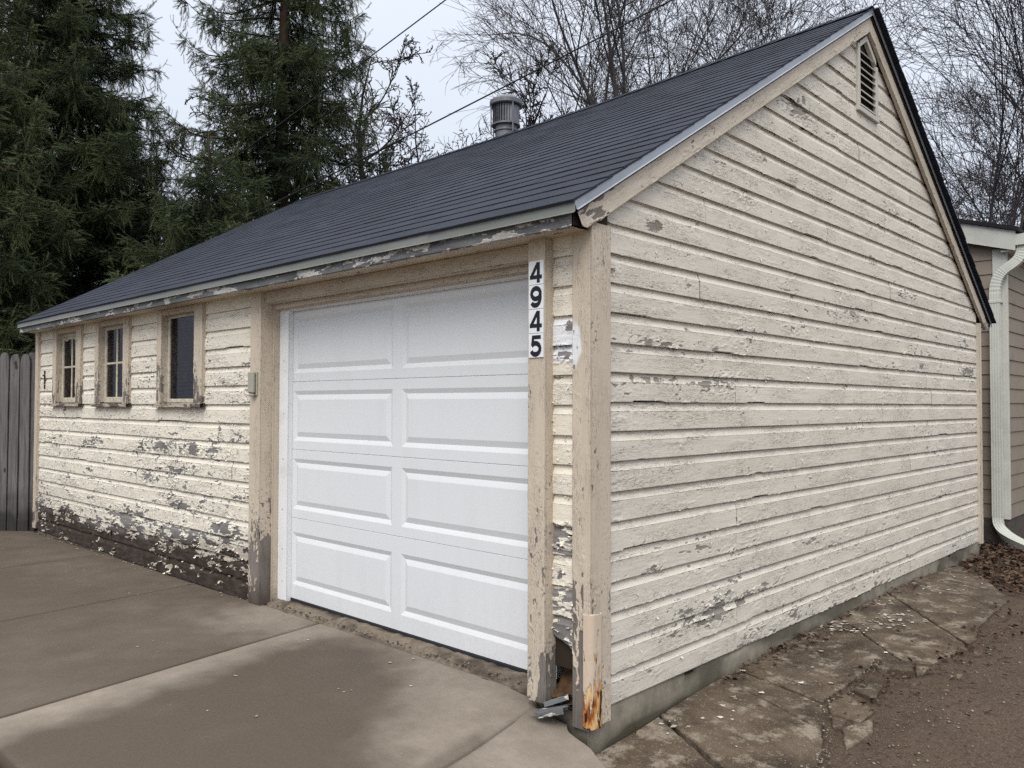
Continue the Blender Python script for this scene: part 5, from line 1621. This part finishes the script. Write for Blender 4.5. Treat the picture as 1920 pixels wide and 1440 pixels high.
def spruce(px, dep, H, R, zlo, zhi, seed, label, droop=0.5, dens=1.0, gapf=0.0, rad=0.17, lean=0.0):
    r = np.random.default_rng(seed)
    b = ground_at(px, dep)
    t = thing("spruce_tree", b, label, "tree", "spruce trees behind the garage")
    hs = np.linspace(0, H, 14)
    tp = np.array([[b[0] + lean * h + 0.05 * math.sin(h), b[1] + 0.04 * math.cos(h * 1.3), b[2] + h] for h in hs])
    V, F = tube_vf(tp, rad * (1 - 0.93 * hs / H), 10)
    mesh("trunk", V, F, M_bark, t, smooth=True)
    BV = []; BF = []; nb_ = 0
    S0 = []; SD = []; SL_ = []; SV = []
    z = zlo
    while z < zhi:
        nbr = r.integers(4, 7)
        ph0 = r.random() * 6.28
        for q in range(nbr):
            if r.random() < gapf: continue
            hh = z + r.uniform(-0.12, 0.12)
            if hh > H * 0.97: continue
            ph = ph0 + q * 6.28 / nbr + r.normal(0, 0.25)
            frac = 1 - hh / H
            L = R * min(1.0, 1.05 * frac ** 0.8) * r.uniform(0.68, 1.12)
            out = np.array([math.cos(ph), math.sin(ph), 0]); lat = np.array([-out[1], out[0], 0])
            n = max(5, int(L / 0.22)); s = np.linspace(0, 1, n)
            up = r.uniform(-0.05, 0.22); tb = r.normal(0, 0.13)
            zz = L * (up * s - droop * r.uniform(0.75, 1.25) * s ** 2 + droop * 0.85 * s ** 4)
            c0 = np.array([np.interp(hh, hs, tp[:, 0]), np.interp(hh, hs, tp[:, 1]), b[2] + hh])
            pts_ = c0 + np.outer(L * s, out) + np.outer(zz, Z) + np.outer(0.12 * L * np.sin(s * 2 + ph) * s, lat)
            V, F = tube_vf(pts_, 0.030 * (1 - 0.85 * s) * (0.4 + L / 3), 4, cap=False)
            BV.append(V); BF += [tuple(i + nb_ for i in f) for f in F]; nb_ += len(V)
            ns = max(4, int(L / 0.075 * dens))
            ss = np.sort(r.uniform(0.10, 1.0, ns))
            for s1 in ss:
                p = np.array([np.interp(s1, s, pts_[:, k]) for k in range(3)])
                tanv = out * 0.8 + Z * (0.15 if s1 > 0.8 else -0.15)
                for kind in (0, 1, 2):
                    if kind == 2 and r.random() < 0.35: continue
                    if kind < 2:
                        sg = 1 if kind == 0 else -1
                        d = lat * sg * r.uniform(0.5, 1.0) + out * r.uniform(0.3, 0.8) + Z * r.uniform(-0.75, 0.05)
                        l = (0.16 + 0.40 * (1 - s1) * min(L, 2.2) / 2) * r.uniform(0.6, 1.25)
                    else:
                        d = out * 0.15 + lat * r.normal(0, 0.25) - Z
                        l = (0.20 + 0.5 * droop * (1 - 0.4 * s1)) * r.uniform(0.5, 1.3)
                    d /= np.linalg.norm(d)
                    m = max(3, int(l / 0.055))
                    f = (np.arange(m) + r.random(m) * 0.7) / m
                    S0.append(p + np.outer(f * l, d))
                    jd = d + r.normal(0, 0.38, (m, 3)) + (np.array([0, 0, -0.25]) if kind == 2 else np.array([0, 0, 0.05]))
                    jd /= np.linalg.norm(jd, axis=1)[:, None]
                    SD.append(jd); SL_.append(r.uniform(0.11, 0.23, m))
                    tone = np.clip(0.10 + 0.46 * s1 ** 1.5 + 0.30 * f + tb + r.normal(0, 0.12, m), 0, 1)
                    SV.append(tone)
            m = 4                                   # upturned leader at the tip
            S0.append(pts_[-1] + np.outer(np.linspace(0, 0.22, m), out * 0.5 + Z * 0.6)); d = np.tile(out * 0.4 + Z * 0.8, (m, 1)) + r.normal(0, 0.4, (m, 3))
            SD.append(d / np.linalg.norm(d, axis=1)[:, None]); SL_.append(r.uniform(0.10, 0.2, m)); SV.append(np.full(m, 0.7))
        z += r.uniform(0.20, 0.30) / dens ** 0.5
    mesh("limbs", np.concatenate(BV), BF, M_bark, t)
    P = np.concatenate(S0); D = np.concatenate(SD); L = np.concatenate(SL_); T = np.concatenate(SV)
    n = len(P)
    # one point per shoot, carrying its direction and size; a needle-covered shoot stands on every point
    ang = np.stack([np.zeros(n), np.arccos(np.clip(D[:, 2], -1, 1)), np.arctan2(D[:, 1], D[:, 0])], -1)
    me = bpy.data.meshes.new("crown")
    me.vertices.add(n); me.vertices.foreach_set("co", (P - b).astype(np.float32).ravel())
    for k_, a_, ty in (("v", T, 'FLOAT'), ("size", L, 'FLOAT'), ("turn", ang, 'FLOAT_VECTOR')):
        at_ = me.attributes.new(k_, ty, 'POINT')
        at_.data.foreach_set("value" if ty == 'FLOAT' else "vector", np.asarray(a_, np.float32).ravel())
    me.update()
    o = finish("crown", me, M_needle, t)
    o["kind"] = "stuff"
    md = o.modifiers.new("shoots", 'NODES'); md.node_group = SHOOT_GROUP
    return n
SPN = 0
SPN += spruce(112, 13.5, 12.6, 2.85, 1.0, 11.0, 101, "dense dark spruce at the far left edge above the picket fence", 0.36, 1.5, 0.0, 0.17)
SPN += spruce(525, 14.5, 16.0, 2.75, 1.6, 11.0, 102, "tall drooping spruce with its bare trunk showing above the roof", 0.72, 1.25, 0.16, 0.17)
SPN += spruce(385, 12.2, 5.7, 2.5, 1.2, 5.5, 103, "shorter spruce between the two tall ones close behind the roof", 0.55, 1.35, 0.0, 0.11)
SPN += spruce(-40, 11.5, 8.5, 2.0, 0.8, 6.5, 104, "spruce cut off by the frame's edge just behind the fence", 0.45, 1.2, 0.0, 0.12)
SPN += spruce(215, 15.0, 7.0, 2.8, 1.2, 6.8, 107, "spruce boughs filling the gap right of the dense far left spruce", 0.55, 1.2, 0.0, 0.12)
SPN += spruce(290, 17.5, 7.0, 3.2, 1.4, 6.8, 105, "dim spruce standing further back between the two tall spruces", 0.5, 0.9, 0.0, 0.14)
SPN += spruce(20, 18.0, 16.0, 2.8, 1.6, 11.5, 106, "spruce deep behind the dense one at the far left", 0.5, 0.7, 0.0, 0.16)

def bare_tree(px, dep, H, seed, label, r0=0.16, lean=(0, 0), stems=1, mat=M_twig, spread=0.6, gnarl=0.16, counts=(7, 6, 5, 4), fork=0.3, lens=0.62, up=0.10, twig=0.0075):
    r = np.random.default_rng(seed)
    b = ground_at(px, dep)
    t = thing("bare_tree", b, label, "tree", "bare winter trees behind the garage")
    data = {0: ([], [], [0]), 1: ([], [], [0])}
    def emit(k, pts, rad, sides):
        VV, FF, n = data[k]
        V, F = tube_vf(pts, rad, sides, cap=False)
        VV.append(V); FF.extend(tuple(i + n[0] for i in f) for f in F); n[0] += len(V)
    stack = []
    for s in range(stems):
        a = r.random() * 6.28
        d = np.array([lean[0] + 0.22 * (stems > 1) * math.cos(a), lean[1] + 0.22 * (stems > 1) * math.sin(a), 1.0])
        stack.append((b + np.array([math.cos(a), math.sin(a), 0]) * 0.12 * (stems > 1), d / np.linalg.norm(d), H * r.uniform(0.85, 1.0), r0, 0))
    NSEG = (12, 10, 7, 5, 3); SIDES = (8, 6, 4, 3, 3)
    while stack:
        p, d, L, rd, lv = stack.pop()
        ns = NSEG[min(lv, 4)]
        pts = [p]; dd = d.copy(); bend = r.normal(0, 0.5 / ns, 3) * (lv > 0); wig = r.normal(0, 1, 3)
        for i in range(ns):
            wig = 0.55 * wig + r.normal(0, 1, 3)                     # smooth wander, not kinks
            dd = dd + bend + wig * gnarl * (0.35 if lv == 0 else 0.62) + Z * (up if lv else 0.05)
            dd /= np.linalg.norm(dd)
            pts.append(pts[-1] + dd * L / ns)
        pts = np.array(pts)
        tip = max(rd * (0.07 if lv == 0 else (0.22 if lv < 3 else 0.5)), twig * 0.6)
        rad = tip + (rd - tip) * (1 - np.linspace(0, 1, ns + 1)) ** 0.85
        emit(0 if lv == 0 else 1, pts, rad, SIDES[min(lv, 4)])
        if lv >= len(counts): continue
        n = int(counts[lv] * r.uniform(0.8, 1.3) + 0.5)
        az = r.random() * 6.28
        for c in range(n):
            f = fork + (1 - fork) * (c + r.random()) / n if lv == 0 else 0.18 + 0.80 * (c + r.random()) / n
            f = min(f, 0.985)
            i = min(int(f * ns), ns - 1); g_ = f * ns - i
            q = pts[i] * (1 - g_) + pts[i + 1] * g_
            ax = pts[i + 1] - pts[i]; ax /= np.linalg.norm(ax)
            e1 = np.cross(ax, Z + 0.01 * X); e1 /= np.linalg.norm(e1); e2 = np.cross(ax, e1)
            az += 2.4 + r.normal(0, 0.5)
            a = e1 * math.cos(az) + e2 * math.sin(az) * 0.75
            ang = spread * r.uniform(0.7, 1.25)
            nd = ax * math.cos(ang) + a * math.sin(ang); nd /= np.linalg.norm(nd)
            nl = L * lens * r.uniform(0.6, 1.1) * (1.2 - 0.75 * f)
            nr = max(twig, (rad[i] * (1 - g_) + rad[i + 1] * g_) * r.uniform(0.40, 0.66))
            stack.append((q, nd, nl, nr, lv + 1))
    for k, nm in ((0, "trunk"), (1, "crown")):
        VV, FF, n = data[k]
        mesh(nm, np.concatenate(VV), np.array(FF, np.int32), mat, t, smooth=True)
BT = bare_tree
BT(1218, 17, 11.5, 201, "bare tree with a thick forked trunk rising behind the middle of the ridge", 0.15, (-.10, -.05), 1, M_twig2, 0.62, 0.07, (12, 8, 6, 4), 0.34, 0.74, 0.035, 0.0055)
BT(1150, 19, 10.5, 202, "bare tree with two thin stems left of the thick forked one", 0.085, (-.08, -.06), 2, M_twig2, 0.62, 0.07, (9, 7, 6, 3), 0.36, 0.72, 0.035, 0.006)
BT(1335, 20, 12.0, 203, "bare tree of slim dark stems behind the upper ridge", 0.085, (-.04, -.03), 2, M_twig, 0.60, 0.07, (9, 7, 6, 3), 0.38, 0.66, 0.035, 0.006)
BT(1480, 23, 13.5, 204, "bare tree showing just left of the gable peak", 0.11, (.02, .0), 1, M_twig2, 0.64, 0.08, (12, 8, 6, 3), 0.34, 0.70, 0.035, 0.007)
BT(1700, 16, 10.0, 205, "bare tree fanning long limbs up to the right of the gable peak", 0.11, (.36, .36), 1, M_twig, 0.62, 0.06, (17, 9, 7, 4), 0.22, 0.86, 0.04, 0.0055)
BT(1915, 24, 11.5, 206, "bare tree at the right edge beyond the neighbouring roof", 0.10, (-.06, -.06), 1, M_twig2, 0.66, 0.09, (13, 8, 6, 4), 0.24, 0.72, 0.03, 0.007)
BT(1800, 27, 9.0, 207, "low dense bare tree over the neighbouring garage roof", 0.06, (0, 0), 3, M_twig, 0.70, 0.12, (9, 8, 6, 3), 0.2, 0.66, 0.03, 0.008)
BT(800, 21, 10.2, 218, "gnarled bare tree with crooked limbs left of the roof ventilator", 0.17, (-.04, 0), 2, M_twig, 0.85, 0.17, (14, 8, 6, 3), 0.40, 0.46, 0.05, 0.012)
BT(870, 22, 11.2, 209, "twiggy bare tree right behind the roof ventilator", 0.12, (0, 0), 2, M_twig, 0.85, 0.16, (12, 8, 6, 3), 0.40, 0.44, 0.04, 0.011)
BT(745, 23, 10.8, 220, "bare tree half hidden by the drooping spruce's right side", 0.16, (0, 0), 2, M_twig, 0.85, 0.17, (13, 8, 6, 3), 0.40, 0.46, 0.05, 0.012)
BT(1050, 28, 10.0, 212, "low bare tree on the skyline right of the roof ventilator", 0.10, (0, 0), 2, M_twig2, 0.72, 0.13, (9, 7, 6, 3), 0.34, 0.58, 0.04, 0.009)

# ------------------------------------------------------------------ overhead wires
M_wire = plain("black_cable", (0.012, 0.012, 0.014), 0.6)
def wire(p0, p1, rad, sag, label):
    p0 = np.array(p0); p1 = np.array(p1); s = np.linspace(0, 1, 24)
    pts = p0 + np.outer(s, p1 - p0) - np.outer(4 * sag * s * (1 - s), Z)
    V, F = tube_vf(pts, np.full(24, rad), 6)
    o = mesh("overhead_wire", V, F, M_wire, None, smooth=True)
    tag(o, label, "wire", "overhead wires")
wire(at(1010, -132, 9.5), at(150, 510, 13.0), 0.008, 0.02, "thin black overhead wire slanting down through the tall spruce's tip")
wire(at(1420, -84, 9.5), at(180, 545, 13.2), 0.010, 0.05, "black overhead wire crossing above the roof past the ventilator")

# ------------------------------------------------------------------ house beyond the fence
hp = ground_at(-45, 21.0)
hs_ = thing("neighbouring_house", hp, "white house partly hidden by spruce branches beyond the fence", "house")
M_hw = plain("white_house_siding", (0.62, 0.64, 0.68), 0.7)
M_hd = plain("dark_house_wall", (0.10, 0.11, 0.16), 0.8)
hx_, hy_ = hp[0], hp[1]
rgt = np.array([CR[0], CR[1], 0]); rgt /= np.linalg.norm(rgt); fwd = np.array([CF[0], CF[1], 0]); fwd /= np.linalg.norm(fwd)
def hb(name, a0, a1, d0, d1, z0, z1, mat, par=hs_):
    c = hp + rgt * (a0 + a1) / 2 + fwd * (d0 + d1) / 2; c[2] = (z0 + z1) / 2
    V, F = obox_vf(c, rgt, fwd, Z, (a1 - a0, d1 - d0, z1 - z0), 0.01)
    return fix_normals(mesh(name, V, F, mat, par))
hw = hb("wall", -5, 0.55, 0, 6, -0.26, 2.55, M_hd)
hb("corner_board", 0.50, 0.66, -0.06, 0.10, -0.26, 2.6, M_hw)
for sg in (1, -1):
    P = [hp + rgt * a + fwd * -0.4 + Z * z for a, z in ((0.9 if sg > 0 else -5.4, 2.75), (-2.25, 5.2), (-2.25, 5.4), (1.0 if sg > 0 else -5.5, 2.93))]
    fix_normals(mesh("roof", *prism_vf(P, fwd * 6.8), M_nroof, hs_))
    P = [hp + rgt * a + fwd * -0.46 + Z * z for a, z in ((0.92 if sg > 0 else -5.42, 2.55), (-2.25, 5.0), (-2.25, 5.2), (0.92 if sg > 0 else -5.42, 2.77))]
    fix_normals(mesh("rake_board", *prism_vf(P, fwd * 0.05), M_hw, hs_))
P = [hp + rgt * a + fwd * 0.0 + Z * z for a, z in ((0.5, 2.81), (-2.25, 5.2), (-5.0, 2.81))]
fix_normals(mesh("gable", *prism_vf(P, fwd * 6), M_hd, hs_))

for o in list(bpy.data.objects):
    if "org" in o.keys(): del o["org"]
tris = 0
for o in bpy.data.objects:
    if o.type == 'MESH': tris += sum(1 for _ in ()) + int(len(o.data.loops) - 2 * len(o.data.polygons))
print("TRIANGLES", tris, "shoots", SPN)
